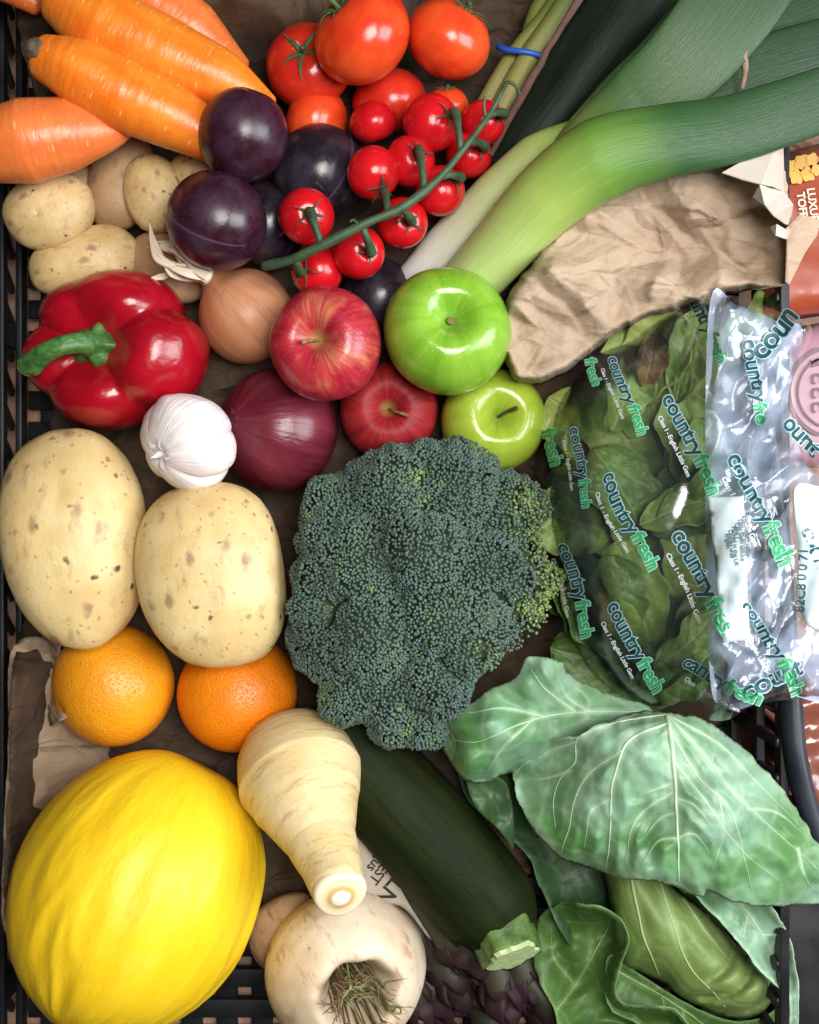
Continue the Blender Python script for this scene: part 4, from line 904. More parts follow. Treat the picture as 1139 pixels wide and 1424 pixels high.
# unit bud
bv, bf = [], []
bp = [0, .45, .95, 1.0]
bv.append((0, 0, 1.15))
for zz, rr_ in ((.85, .62), (.2, 1.0), (-.5, .8)):
    for j in range(6): bv.append((rr_ * math.cos(j * 1.0472), rr_ * math.sin(j * 1.0472), zz))
for j in range(6): bf.append((0, 1 + j, 1 + (j + 1) % 6))
for k in range(2):
    for j in range(6): bf.append((1 + 6 * k + j, 7 + 6 * k + j, 7 + 6 * k + (j + 1) % 6)); bf.append((1 + 6 * k + j, 7 + 6 * k + (j + 1) % 6, 1 + 6 * k + (j + 1) % 6))
bv = np.array(bv); bf = np.array(bf)
BR = .00096
for i in range(len(FL)):
    R = rad[i]; n = int(4 * math.pi * R * R / (BR * BR * 3.0)); k = np.arange(n) + .5
    ph = np.arccos(1 - 2 * k / n); th = math.pi * (1 + 5 ** .5) * k
    d = np.stack([np.sin(ph) * np.cos(th), np.sin(ph) * np.sin(th), np.cos(ph)], -1); d += rs.normal(size=d.shape) * .45 * BR / R; d /= np.linalg.norm(d, axis=1)[:, None]
    loose = 1.0 if FL[i][0] > 715 or (FL[i][0] > 640 and FL[i][1] > 870) or FL[i][1] > 985 and FL[i][0] > 600 else 0.0
    pos0 = cen[i] + d * R; pos = pos0; lump = fnoise(pos, 120, 5, 2); pos = pos + d * (lump * .0032 + rs.uniform(-.00025, .00025, n) + loose * rs.uniform(-.003, .0016, n))[:, None]
    keep = (d[:, 2] > -.35)
    for j in range(len(FL)):
        if j != i: keep &= np.linalg.norm(pos0 - cen[j], axis=1) > rad[j] * .97
    dx = pos[:, 0] - O[0]
    if loose: keep &= fnoise(pos, 260, 31, 2) > -.75
    pos, d, lump = pos[keep], d[keep], lump[keep]; n = len(pos)
    v, f, a = revolve(lambda A, B: (np.sin(A) * np.cos(B), np.sin(A) * np.sin(B), np.cos(A)), 12, 18)
    fo = mobj('floret', v * max(R * .55, R - .0046), f, M['flcore'], bro, loc=tuple(cen[i] - np.array(O)))
    if n == 0: continue
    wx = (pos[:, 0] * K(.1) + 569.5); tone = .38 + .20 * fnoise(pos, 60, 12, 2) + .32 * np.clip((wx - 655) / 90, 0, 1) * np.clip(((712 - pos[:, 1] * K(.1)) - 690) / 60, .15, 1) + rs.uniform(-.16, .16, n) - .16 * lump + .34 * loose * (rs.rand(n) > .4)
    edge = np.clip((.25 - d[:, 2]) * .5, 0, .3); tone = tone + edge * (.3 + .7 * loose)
    pn = fnoise(pos, 120, 77, 2); tone = tone + .26 * np.clip((pn - .74) * 6, 0, 1) * (rs.rand(n) > .4)
    up = np.where(np.abs(d[:, 2:3]) < .9, np.array([[0, 0, 1.]]), np.array([[1., 0, 0]])); t1 = np.cross(up, d); t1 /= np.linalg.norm(t1, axis=1)[:, None]; t2 = np.cross(d, t1)
    tilt = rs.normal(size=(n, 2)) * .16; dd = d + t1 * tilt[:, :1] + t2 * tilt[:, 1:]; dd /= np.linalg.norm(dd, axis=1)[:, None]
    sz = BR * rs.uniform(.80, 1.16, n) * (1 - .10 * loose)
    V = pos[:, None, :] + (t1[:, None, :] * bv[None, :, :1] + t2[:, None, :] * bv[None, :, 1:2] + dd[:, None, :] * bv[None, :, 2:] * 1.05) * sz[:, None, None] - cen[i]
    me = bpy.data.meshes.new('buds'); nv = n * len(bv); fc = (bf[None] + (np.arange(n) * len(bv))[:, None, None]).reshape(-1, 3)
    me.vertices.add(nv); me.vertices.foreach_set('co', V.astype(np.float32).ravel()); nf = len(fc)
    me.loops.add(nf * 3); me.loops.foreach_set('vertex_index', fc.astype(np.int32).ravel()); me.polygons.add(nf)
    me.polygons.foreach_set('loop_start', np.arange(nf, dtype=np.int32) * 3); me.polygons.foreach_set('loop_total', np.full(nf, 3, np.int32)); me.polygons.foreach_set('use_smooth', np.ones(nf, bool))
    me.update(); me.validate(); me.materials.append(M['bud'])
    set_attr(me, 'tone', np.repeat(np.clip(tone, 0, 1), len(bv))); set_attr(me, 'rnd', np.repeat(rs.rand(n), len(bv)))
    b = bpy.data.objects.new('buds', me); COL.objects.link(b); b.parent = fo; b['kind'] = 'stuff'
st = []
for i in (17, 18, 19, 26, 27, 28, 29, 30, 16, 31):
    e = cen[i] - np.array(O); st.append(sweep([(0, 0, -.05), tuple(e * np.array([.5, .5, .3]) + np.array([0, 0, -.03])), tuple(e)], [.016, .010, rad[i] * .55], 12, 14))
v, f, a = join(*st); mobj('stem', v, f, M['bstem'], bro)
# ------------------------------------------------------------------ leeks, spring onions, dark cucumber
O = P(800, 260, .12); lk = thing('leek', 'front leek with pale green shaft bending into dark leaves over the paper bag', 'leek', O, group='leeks in the upper right corner')
def pp(*q): return [P(*x) - O for x in q]
v, f, a = sweep(pp((640, 410, .070), (698, 343, .092), (762, 274, .113), (836, 222, .128), (922, 198, .136), (1010, 182, .140), (1095, 155, .144), (1180, 125, .148)), [S(x, .12) for x in (42, 46, 52, 57, 50, 46, 44, 42)], 36, 120, [1, 1, .95, .82, .62, .42, .28, .18], disp=lambda s, th: .012 * np.sin(3 * th + 8 * s)); mobj('shaft', v, f, M['leek'], lk, attrs=a)
O2 = P(760, 200, .1); lk2 = thing('leek', 'rear leek with whitish base and broad upright leaves behind the front leek', 'leek', O2, group='leeks in the upper right corner')
def p2(*q): return [P(*x) - O2 for x in q]
v, f, a = sweep(p2((560, 402, .056), (620, 340, .066), (690, 275, .080), (750, 222, .088), (800, 190, .088)), [S(x, .08) for x in (22, 30, 36, 36, 24)], 30, 80, [1, 1, .95, .8, .6]); mobj('shaft', v, f, M['leek_pale'], lk2, attrs=a)
for nm, pts, w, fl, mt, ps in [
    ('leaf', ((755, 258, .086), (830, 188, .108), (890, 140, .120), (955, 84, .128), (1015, 10, .132), (1075, -80, .132)), (30, 40, 52, 60, 64, 64), (.8, .45, .2, .12, .10, .10), 'leek_leaf', 1),
    ('leaf', ((752, 245, .090), (808, 178, .100), (858, 120, .104), (903, 75, .105), (938, 35, .106), (985, -25, .107)), (16, 20, 20, 20, 20, 20), (.6, .4, .3, .2, .2), 'leek_leaf', 1),
    ('leaf', ((850, 215, .104), (930, 150, .112), (1030, 105, .112), (1170, 62, .110)), (30, 44, 46, 44), (.4, .18, .12, .1), 'leek_dark', 0),
    ('leaf', ((900, 170, .096), (970, 90, .104), (1060, 40, .104), (1180, -10, .100)), (36, 46, 48, 46), (.3, .15, .12, .1), 'leek_dark', 1),
    ('leaf', ((960, 120, .086), (1040, 60, .090), (1180, -50, .090)), (50, 60, 60), (.2, .12, .1), 'leek_dark', 0)]:
    v, f, a = sweep([P(*q) - (O2 if ps else O) for q in pts], [S(x, .12) for x in w], 26, 70, fl, disp=lambda s, th: .015 * np.sin(9 * s + 2 * th)); mobj(nm, v, f, M[mt], lk2 if ps else lk, attrs=a)
v, f, a = sweep([P(1032, 122, .122), P(1036, 100, .126), P(1035, 82, .130), P(1038, 72, .131)], [.0011, .0014, .0019, .0012], 8, 16, disp=lambda s, th: .2 * np.sin(3 * th + 9 * s)); tag(mobj('twig', v, f, M['twig'], attrs=a), 'tiny dry brown twig standing on the dark leek leaves', 'twig')
O = P(730, 90, .06); DX = 14; so = thing('spring_onion_bunch', 'bundle of spring onion stalks tied with a blue rubber band', 'spring onions', O)
for i, (d0, d1, z, r) in enumerate([(-24, -10, .056, 13), (-4, 2, .062, 15), (14, 14, .058, 13), (-12, -26, .050, 12), (24, 26, .052, 12)]):
    v, f, a = sweep([P(655 + DX + d0, 215 + d0 * .4, z - .006) - O, P(690 + DX + d0, 145 + d0 * .4, z) - O, P(722 + DX + d0 * .8, 85 + d0 * .4, z + .002) - O, P(762 + DX + d1, 20 + d1 * .3, z + .003) - O, P(815 + DX + d1 * 1.2, -60, z) - O], [S(r, .06), S(r, .06), S(r * .95, .06), S(r * 1.1, .06), S(r * 1.2, .06)], 18, 60); mobj('stalk', v, f, M['spring'], so, attrs=a)
c = P(722 + DX - 8, 84, .058) - O; ax = (P(762, 20, .058) - P(690, 145, .058)).normalized(); sd = ax.cross(Vector((0, 0, 1))).normalized()
ring = [c + sd * S(40, .06) * math.cos(a_) + Vector((0, 0, 1)) * S(30, .06) * math.sin(a_) + ax * .003 * math.sin(a_ * 2) for a_ in np.linspace(-.35, 3.6, 26)]
v, f, a = sweep(ring, [.0017] * 2, 8, 60, up=tuple(ax)); mobj('rubber_band', v, f, M['band'], so, attrs=a)
O = P(790, 110, .06); cu = thing('cucumber', 'long dark green vegetable with a reddish seam between spring onions and leek', 'cucumber', O)
v, f, a = sweep([P(668, 300, .044) - O, P(725, 215, .052) - O, P(790, 130, .058) - O, P(852, 45, .062) - O, P(925, -60, .064) - O], [S(x, .06) for x in (38, 52, 60, 66, 68)], 40, 80, [1, .9], disp=lambda s, th: .03 * np.cos(4 * th + .6)); mobj('skin', v, f, M['cucumber'], cu, attrs=a)
v, f, a = sweep([P(662, 252, .066) - O, P(700, 180, .076) - O, P(738, 112, .084) - O, P(772, 52, .088) - O, P(812, -10, .092) - O, P(850, -70, .093) - O], [S(x, .07) for x in (3, 5, 6, 4, 6, 5)], 10, 90, [.6, .6], disp=lambda s, th: .22 * np.sin(37 * s + 2 * np.sin(11 * s)) * np.sin(9 * s + th)); mobj('seam', v, f, M['seam'], cu, attrs=a)
# ------------------------------------------------------------------ brown paper bag
O = P(900, 380, .08); pb = thing('paper_bag', 'crumpled brown paper bag lying under the leek with its open end right', 'paper bag', O)
bag_ol = [(690, 470), (700, 420), (760, 330), (850, 250), (950, 215), (1040, 200), (1082, 200), (1090, 232), (1098, 290), (1094, 330), (1090, 393), (1040, 404), (1000, 413), (940, 434), (880, 454), (832, 486), (794, 516), (755, 534), (716, 532), (698, 505)]
def pbag_z(px, py, e):
    p = np.stack([px, py], -1) / 100.0
    en = np.where(px > 1040, np.minimum(1, e / 13 + (px - 1040) / 50), np.minimum(1, e / 13))
    z = .036 + (.074 + .018 * np.clip((px - 800) / 300, 0, 1)) * np.sqrt(np.clip(1 - (1 - en) ** 2, 0, 1))
    q = np.stack([p[:, 0] * .75 + p[:, 1] * .5, p[:, 1] * .9 - p[:, 0] * .35], -1)
    q2 = np.stack([p[:, 0] * .5 - p[:, 1] * .8, p[:, 0] * .42 + p[:, 1] * .26], -1)
    z += (.0140 * facet(q2, .58, 12) + .0100 * facet(q * [1, 1.3], .46, 13) + .0034 * facet(q2, .19, 14)) * np.clip(e / 30, .2, 1) - .004
    zl = np.interp(px, [640, 700, 760, 825, 900, 990, 1075], [.030, .050, .072, .092, .108, .118, .140]); yl = np.interp(px, [640, 700, 760, 825, 900, 990, 1075], [440, 350, 282, 226, 200, 185, 160])
    near = np.clip(1 - np.abs(py - yl) / 70, 0, 1)
    return np.where(near > 0, np.minimum(z, zl + .09 * (1 - near)), z)
sheet('upper_side', bag_ol, pbag_z, M['kraft'], pb, sp=3.2, thick=.0004, edge=4, org=O, seed=2, smooth=True)
sheet('lower_side', [(x * .96 + 34, y * .97 + 12) for x, y in bag_ol], lambda x, y, e: .030 + .006 * crumple(np.stack([x, y], -1) / 100, .9, 5, 2), M['kraft'], pb, sp=14, thick=.0004, org=O)
def facets(name, pts, tris, mat, parent, org):
    v = [P(*q) for q in pts]; o = mobj(name, v, tris, mat, parent, False, org=org); solid(o, .0005)
    return o
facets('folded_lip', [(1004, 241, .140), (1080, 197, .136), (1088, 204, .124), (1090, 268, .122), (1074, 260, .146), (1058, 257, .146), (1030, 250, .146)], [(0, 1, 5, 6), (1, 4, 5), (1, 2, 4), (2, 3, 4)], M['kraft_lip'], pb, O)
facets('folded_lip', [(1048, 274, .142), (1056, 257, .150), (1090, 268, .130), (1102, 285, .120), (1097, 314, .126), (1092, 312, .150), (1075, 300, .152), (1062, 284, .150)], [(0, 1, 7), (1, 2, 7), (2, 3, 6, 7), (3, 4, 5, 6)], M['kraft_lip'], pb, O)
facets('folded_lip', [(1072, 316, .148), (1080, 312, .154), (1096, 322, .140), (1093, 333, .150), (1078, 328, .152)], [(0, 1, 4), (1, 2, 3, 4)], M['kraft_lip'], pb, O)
facets('torn_corner', [(1092, 318, .140), (1112, 298, .128), (1139, 306, .120), (1136, 326, .124), (1118, 352, .124), (1096, 396, .122), (1092, 392, .136), (1094, 332, .138)], [(0, 1, 3, 7), (1, 2, 3), (7, 3, 4), (7, 4, 5, 6)], M['kraft'], pb, O)
# ------------------------------------------------------------------ leaves in a parametric form
def leaf(name, parent, org, base, ang, L, Wd, mat, seed, pitch=15, arch=.25, cup=.25, ruff=.06, roll=0, nv=7, thick=.0006, tip=.75):
    """leaf growing from base along ang (degrees in the picture plane, 0 = right, 90 = up)"""
    nu, nw = 46, 31; u = np.linspace(0, 1, nu); w = np.linspace(-1, 1, nw); U, Wv = np.meshgrid(u, w, indexing='ij'); U = U.ravel(); Wv = Wv.ravel()
    prof = (np.clip(U, 0, 1) ** .55) * np.sqrt(np.clip(1 - U ** (2.2 / tip * .9), 0, 1)) * 1.15 + .05 * (1 - U)
    rs = np.random.RandomState(seed); p1, p2_ = rs.rand(2) * 6.28
    edge = 1 + .06 * np.sin(13 * U + p1) + .04 * np.sin(29 * U + p2_)
    x = L * U; y = Wd * .5 * prof * Wv * edge
    vein = np.exp(-(y / (Wd * .028 * (1.25 - U))) ** 2)
    for k in range(nv):
        for sgn in (-1, 1):
            u0 = (k + .5 + .25 * sgn * .5) / nv * .85; dy = np.abs(y) / L
            d = np.abs(U - u0 - .75 * dy - 1.2 * dy * dy) * (np.sign(y) == sgn) + 9 * (np.sign(y) != sgn)
            vein = np.maximum(vein, .6 * np.exp(-(d / .011) ** 2) * (np.abs(y) > Wd * .01))
    z = arch * L * (np.sin(U * math.pi * .9)) * .5 + cup * Wd * (Wv ** 2) * prof * .5 + ruff * L * np.abs(Wv) ** 2.5 * np.sin(U * 14 + p1 + 2.5 * np.sign(Wv)) * prof
    z += .018 * L * fnoise(np.stack([U * 3, Wv * 1.5], -1), 2.0, seed, 3) - .012 * L * vein
    v = np.stack([x, y, z], -1); R = Matrix.Rotation(math.radians(ang), 3, 'Z') @ Matrix.Rotation(math.radians(-pitch), 3, 'Y') @ Matrix.Rotation(math.radians(roll), 3, 'X')
    v = v @ np.array(R).T + np.array(base) - np.array(org)
    f = [(i * nw + j, (i + 1) * nw + j, (i + 1) * nw + j + 1, i * nw + j + 1) for i in range(nu - 1) for j in range(nw - 1)]
    o = mobj(name, v, f, mat, parent, attrs={'vein': vein, 'rim': np.exp(-(1 - np.abs(Wv)) / .04) * .8 + np.exp(-(1 - U) / .02) * .5})
    solid(o, thick, 0); return o
# little gem lettuces inside the clear bag
def lettuce(label, cx, cy, z, specs, seed):
    o = P(cx, cy, z); t = thing('lettuce', label, 'lettuce', o, group='lettuces in the clear bag')
    for i, (px, py, pz, ang, L, Wd, mt, pitch, arch, cup, ruff, roll) in enumerate(specs):
        leaf('leaf', t, o, P(px, py, pz), ang, S(L, pz), S(Wd, pz), M[mt], seed + i, pitch, arch, cup, ruff, roll)
    return t
lettuce('pale lettuce at the top of the clear bag near the yellow green apple', 870, 560, .06, [
    (900, 680, .050, 120, 190, 150, 'let_mid', 10, .35, .2, .05, 0), (860, 660, .052, 135, 150, 130, 'let_pale', 12, .4, .15, .05, 10), (900, 620, .062, 100, 170, 130, 'let_mid', 10, .3, .3, .06, -10),
    (940, 590, .064, 55, 190, 110, 'let_mid', 6, .3, .4, .05, 10), (870, 570, .070, 60, 150, 120, 'let_pale', 8, .3, .3, .06, -15), (812, 690, .050, 98, 150, 120, 'let_mid', 6, .35, .2, .05, 10), (800, 640, .056, 70, 110, 90, 'let_pale', 6, .3, .3, .06, -10), (850, 600, .078, 75, 110, 90, 'let_mid', 6, .3, .3, .08, 15), (896, 540, .086, 80, 72, 60, 'let_brown', 5, .3, .3, .1, 0), (940, 560, .082, 75, 130, 84, 'let_mid', 5, .35, .3, .06, -12), (985, 540, .07, 62, 150, 70, 'let_mid', 5, .2, .4, .05, 25)], 100)
lettuce('dark lettuce in the middle of the clear bag', 880, 720, .06, [
    (930, 760, .050, 150, 190, 160, 'let_dark', 8, .4, .2, .05, 0), (900, 770, .062, 120, 170, 130, 'let_dark', 10, .35, .2, .06, 12), (960, 790, .056, 70, 170, 130, 'let_dark', 6, .3, .3, .06, -10),
    (905, 740, .078, 40, 140, 110, 'let_dark', 10, .3, .3, .08, 14), (890, 730, .084, 20, 115, 80, 'let_mid', 4, .3, .3, .10, -16), (850, 740, .07, 165, 120, 130, 'let_mid', 8, .4, .2, .05, 0), (815, 790, .056, 105, 150, 110, 'let_dark', 6, .35, .2, .05, 8), (960, 700, .082, 85, 120, 96, 'let_dark', 4, .3, .35, .08, 14), (968, 690, .070, 105, 150, 110, 'let_mid', 4, .3, .3, .06, 8), (965, 860, .068, 92, 150, 120, 'let_mid', 4, .3, .3, .06, -8), (900, 690, .066, 20, 120, 100, 'let_dark', 4, .3, .3, .06, 8)], 130)
lettuce('olive green lettuce at the lower end of the clear bag beside the cabbage', 880, 860, .06, [
    (960, 950, .046, 165, 210, 160, 'let_dark', 8, .35, .2, .05, 0), (900, 930, .060, 130, 190, 150, 'let_dark', 9, .4, .2, .05, 10), (905, 900, .076, 110, 160, 110, 'let_mid', 8, .4, .2, .05, 0), (870, 890, .082, 105, 125, 100, 'let_dark', 8, .35, .25, .06, 8),
    (900, 960, .070, 60, 140, 100, 'let_dark', 6, .3, .3, .08, -12), (910, 930, .084, 45, 120, 82, 'let_mid', 5, .3, .4, .10, 10), (960, 950, .078, 80, 130, 110, 'let_dark', 4, .3, .3, .08, -10), (870, 960, .07, 20, 120, 90, 'let_dark', 4, .3, .3, .08, 10), (835, 915, .058, 112, 160, 110, 'let_dark', 6, .35, .2, .05, 8), (800, 860, .05, 120, 90, 80, 'let_dark', 6, .3, .2, .05, 0)], 160)
# ------------------------------------------------------------------ cabbage
O = P(890, 1230, .07); cb = thing('cabbage', 'pointed green cabbage with a broad pale waxy outer leaf in the lower right', 'cabbage', O)
def np2(x, y): return np.stack([x, y], -1) / 100.0
main_ol = [(690, 1040), (679, 1046), (700, 1068), (713, 1076), (718, 1107), (728, 1130), (742, 1154), (775, 1190), (805, 1202), (837, 1214), (870, 1222), (903, 1224), (925, 1230), (941, 1236), (976, 1248), (984, 1237), (1016, 1252), (1045, 1259), (1073, 1261), (1120, 1258), (1165, 1255), (1170, 1215), (1139, 1176), (1102, 1117), (1073, 1080), (1026, 1034), (979, 1001), (950, 994), (926, 991), (895, 989), (865, 995), (827, 1010), (803, 1024), (770, 1028), (742, 1032), (712, 1036)]
veins = [([(927, 990), (934, 1030), (938, 1080), (942, 1150), (944, 1225)], 9),
 ([(930, 1006), (890, 1020), (868, 1038), (856, 1075), (850, 1110), (848, 1170), (842, 1208)], 5.5), ([(864, 1044), (820, 1075), (800, 1110), (788, 1160), (780, 1186)], 3),
 ([(926, 994), (870, 1002), (820, 1016), (802, 1030), (800, 1060), (780, 1082), (770, 1110), (772, 1150)], 3.5), ([(800, 1032), (760, 1046), (730, 1062), (716, 1076)], 3), ([(794, 1072), (760, 1082), (730, 1084)], 2),
 ([(932, 998), (970, 1040), (1010, 1090), (1060, 1140), (1139, 1210)], 3.5), ([(934, 1020), (970, 1080), (1010, 1120), (1030, 1170), (1046, 1240)], 3.2), ([(937, 1060), (985, 1120), (1020, 1170), (1080, 1225)], 2.5), ([(930, 995), (1000, 1035), (1050, 1085), (1110, 1145)], 2.6),
 ([(939, 1100), (905, 1120), (880, 1150), (870, 1200)], 2.2), ([(940, 1130), (915, 1140), (895, 1170)], 2.0), ([(941, 1165), (965, 1160), (985, 1185)], 1.8), ([(942, 1165), (915, 1170), (895, 1200)], 2), ([(938, 1088), (910, 1098), (885, 1105)], 1.8), ([(940, 1110), (965, 1120), (990, 1150)], 1.8), ([(1000, 1108), (1005, 1160), (990, 1210)], 2), ([(1040, 1125), (1080, 1130), (1120, 1160)], 2), ([(851, 1110), (820, 1130), (812, 1180)], 2), ([(1110, 1180), (1118, 1215), (1135, 1240)], 2)]
def main_z(x, y, e):
    z = .118 + .024 * np.exp(-(((x - 935) / 150) ** 2 + ((y - 1080) / 120) ** 2)) - .00017 * np.clip(860 - x, 0, 400) - .00008 * np.clip(x - 1000, 0, 300)
    z += .009 * fnoise(np2(x, y), 1.0, 3, 2) + .0020 * fnoise(np2(x, y), 3.2, 8, 2) + .0005 * fnoise(np2(x, y), 8, 4, 2)
    return z - .010 * np.exp(-e / 16) * (.6 + .8 * fnoise(np2(x, y), 1.8, 6, 1))
sheet('outer_leaf', main_ol, main_z, M['cab_outer'], cb, sp=2.7, ribm=M['rib_pale'], veins=veins, vh=.0010, edge=2.5, org=O, seed=1)
left_ol = [(614, 1003), (616, 1028), (620, 1048), (634, 1070), (650, 1086), (671, 1090), (690, 1082), (706, 1076), (760, 1080), (840, 1060), (900, 1010), (905, 984), (850, 966), (810, 948), (789, 936), (781, 920), (755, 914), (732, 915), (718, 940), (690, 955), (648, 979), (628, 992)]
def left_z(x, y, e): return .098 + .014 * np.sin((x - 620) / 80) - .00004 * (y - 950) + .010 * fnoise(np2(x, y), 1.1, 13, 2) + .003 * fnoise(np2(x, y), 3.6, 18, 2) - .010 * np.exp(-e / 18) - .018 * np.clip((y - 1030) / 50, 0, 1) * np.clip((x - 690) / 30, 0, 1)
sheet('outer_leaf', left_ol, left_z, M['cab_outer'], cb, sp=3, ribm=M['rib_pale'], veins=[([(900, 990), (820, 990), (740, 1000), (670, 1030), (625, 1030)], 3.5), ([(800, 990), (760, 960), (738, 930)], 2.5), ([(760, 997), (700, 985), (650, 990)], 2.5), ([(740, 1000), (700, 1040), (670, 1080)], 2.2), ([(820, 990), (790, 970), (770, 930)], 2)], vh=.0014, edge=2.5, org=O, seed=2)
head_ol = [(838, 1165), (846, 1240), (855, 1300), (868, 1340), (890, 1352), (919, 1365), (955, 1391), (1014, 1415), (1051, 1413), (1074, 1390), (1074, 1364), (1040, 1331), (1005, 1292), (977, 1263), (930, 1225), (900, 1165)]
def head_z(x, y, e):
    a = .77 * (x - 1035) + .63 * (y - 1368); b = -.63 * (x - 1035) + .77 * (y - 1368)
    return .066 + .030 * np.sqrt(np.clip(1 - (1 - np.minimum(1, e / 58)) ** 2, 0, 1)) + .002 * fnoise(np2(x, y), 1.4, 22, 2) + .0075 * (np.abs(np.sin((a + .012 * b * b) / 11)) - .6) * np.clip((a + 52) / 22, 0, 1) * np.clip(e / 12, 0, 1)
sheet('heart', head_ol, head_z, M['cab_head'], cb, sp=4, puff=.004, ribm=M['rib_mid'], veins=[([(874, 1170), (878, 1220), (887, 1268), (900, 1316), (921, 1366)], 7), ([(912, 1200), (924, 1246), (937, 1287), (959, 1345), (1008, 1400)], 6.5), ([(950, 1250), (985, 1300), (1020, 1340)], 3)], vh=.0016, edge=1, org=O, seed=3)
sheet('under_leaf', [(846, 1330), (868, 1342), (890, 1356), (955, 1396), (1014, 1420), (1060, 1416), (1092, 1396), (1098, 1445), (940, 1445), (880, 1420), (846, 1395)], lambda x, y, e: .062 + .006 * np.exp(-e / 8) + .003 * fnoise(np2(x, y), 2.5, 9, 2), M['cab_mid'], cb, sp=4.5, ribm=M['rib_mid'], veins=[([(862, 1352), (920, 1385), (980, 1425), (1000, 1445)], 3.5), ([(920, 1385), (925, 1405)], 2.5), ([(950, 1404), (952, 1430)], 2.5), ([(905, 1376), (930, 1372)], 2.5)], edge=1.5, org=O, seed=16)
rl_ol = [(960, 1225), (974, 1252), (1000, 1279), (1025, 1309), (1051, 1342), (1073, 1364), (1095, 1382), (1099, 1403), (1096, 1440), (1108, 1440), (1109, 1375), (1105, 1334), (1093, 1294), (1074, 1264), (1050, 1230), (1000, 1200)]
def rl_z(x, y, e): return .088 + .006 * fnoise(np2(x, y), 1.5, 5, 2) + .003 * fnoise(np2(x, y), 4, 15, 2) + .012 * np.exp(-e / 12) - .00005 * (y - 1200)
sheet('side_leaf', rl_ol, rl_z, M['cab_outer'], cb, sp=5, ribm=M['rib_pale'], veins=[([(1010, 1230), (1040, 1270), (1072, 1320), (1095, 1380)], 3.5), ([(1040, 1270), (1032, 1300)], 2), ([(1060, 1300), (1085, 1300)], 2)], vh=.003, edge=2.5, org=O, seed=4)
ll_ol = [(756, 1268), (768, 1262), (789, 1254), (815, 1258), (849, 1268), (867, 1286), (874, 1305), (869, 1325), (863, 1340), (855, 1372), (860, 1391), (880, 1399), (926, 1401), (944, 1410), (955, 1445), (800, 1445), (770, 1400), (745, 1350), (740, 1300)]
def ll_z(x, y, e): return .056 + .036 * np.exp(-e / 13) * np.clip((x - 745) / 60, 0, 1) + .006 * fnoise(np2(x, y), 1.6, 7, 2) + .003 * fnoise(np2(x, y), 4, 17, 2)
sheet('curled_leaf', ll_ol, ll_z, M['cab_mid'], cb, sp=5, ribm=M['rib_mid'], veins=[([(760, 1420), (800, 1370), (840, 1300), (850, 1275)], 3), ([(800, 1370), (770, 1330), (765, 1280)], 2)], vh=.002, edge=2, org=O, seed=5)
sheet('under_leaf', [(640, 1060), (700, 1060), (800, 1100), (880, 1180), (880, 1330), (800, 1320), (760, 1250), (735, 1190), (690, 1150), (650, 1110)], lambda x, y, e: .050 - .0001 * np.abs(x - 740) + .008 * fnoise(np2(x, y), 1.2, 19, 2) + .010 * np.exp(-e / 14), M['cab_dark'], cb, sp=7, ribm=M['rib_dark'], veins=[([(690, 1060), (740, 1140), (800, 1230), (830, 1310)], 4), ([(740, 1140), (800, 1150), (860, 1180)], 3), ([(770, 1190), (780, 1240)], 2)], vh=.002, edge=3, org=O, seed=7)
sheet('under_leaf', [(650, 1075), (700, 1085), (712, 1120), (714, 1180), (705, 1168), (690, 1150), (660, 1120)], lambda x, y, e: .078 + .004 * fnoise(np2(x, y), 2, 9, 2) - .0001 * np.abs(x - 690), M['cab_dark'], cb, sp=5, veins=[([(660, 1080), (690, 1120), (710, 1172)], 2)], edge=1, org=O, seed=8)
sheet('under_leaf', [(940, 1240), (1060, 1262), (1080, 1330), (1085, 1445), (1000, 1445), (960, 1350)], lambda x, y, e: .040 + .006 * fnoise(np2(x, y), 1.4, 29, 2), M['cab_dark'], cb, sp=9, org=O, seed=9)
# ------------------------------------------------------------------ clear printed bag round the lettuces
O = P(930, 720, .10); bg = thing('salad_bag', 'clear printed plastic bag of lettuces hanging over the right crate side', 'plastic bag', O)
bag2 = [(880, 470), (905, 446), (947, 421), (985, 414), (1026, 412), (1080, 432), (1128, 453), (1116, 500), (1104, 560), (1125, 625), (1160, 680), (1175, 800), (1170, 968), (1139, 972), (1085, 974), (1040, 985), (1008, 1002), (960, 998), (915, 990), (872, 972), (835, 945), (806, 905), (786, 850), (768, 790), (750, 720), (742, 670), (752, 610), (775, 560), (806, 520), (812, 496), (845, 486)]
def film_base(x, y):
    cx = np.where(x < 965, np.clip(1 - ((x - 965) / 225) ** 2, 0, 1), 1.0); cy = np.clip(1 - ((y - 715) / 330) ** 2, 0, 1)
    z = .040 + .102 * np.sqrt(cx * cy)
    s = 1 / (1 + np.exp(-(x - 985) / 10.0))
    return z * (1 - s) + s * (.156 - .00003 * (x - 1000))
_g = np.stack(np.meshgrid(np.arange(690, 1300, 4.0), np.arange(380, 1080, 4.0), indexing='ij'), -1); _gs = _g.shape[:2]; _gp = _g.reshape(-1, 2) / 100
_q2 = np.stack([_gp[:, 0] * 1.0 + _gp[:, 1] * .35, _gp[:, 1] * .42 - _gp[:, 0] * .15], -1)
_FT = (.0075 * facet(_q2, .42, 41) + .0050 * facet(_q2 * [1, 1.3], .24, 42) + .0014 * facet(_gp, .17, 43)).reshape(_gs)
def _FW(x, y):
    u = np.clip((np.asarray(x) - 690) / 4.0, 0, _gs[0] - 1.001); v = np.clip((np.asarray(y) - 380) / 4.0, 0, _gs[1] - 1.001); i = u.astype(int); j = v.astype(int); a = u - i; b = v - j
    return (_FT[i, j] * (1 - a) + _FT[i + 1, j] * a) * (1 - b) + (_FT[i, j + 1] * (1 - a) + _FT[i + 1, j + 1] * a) * b
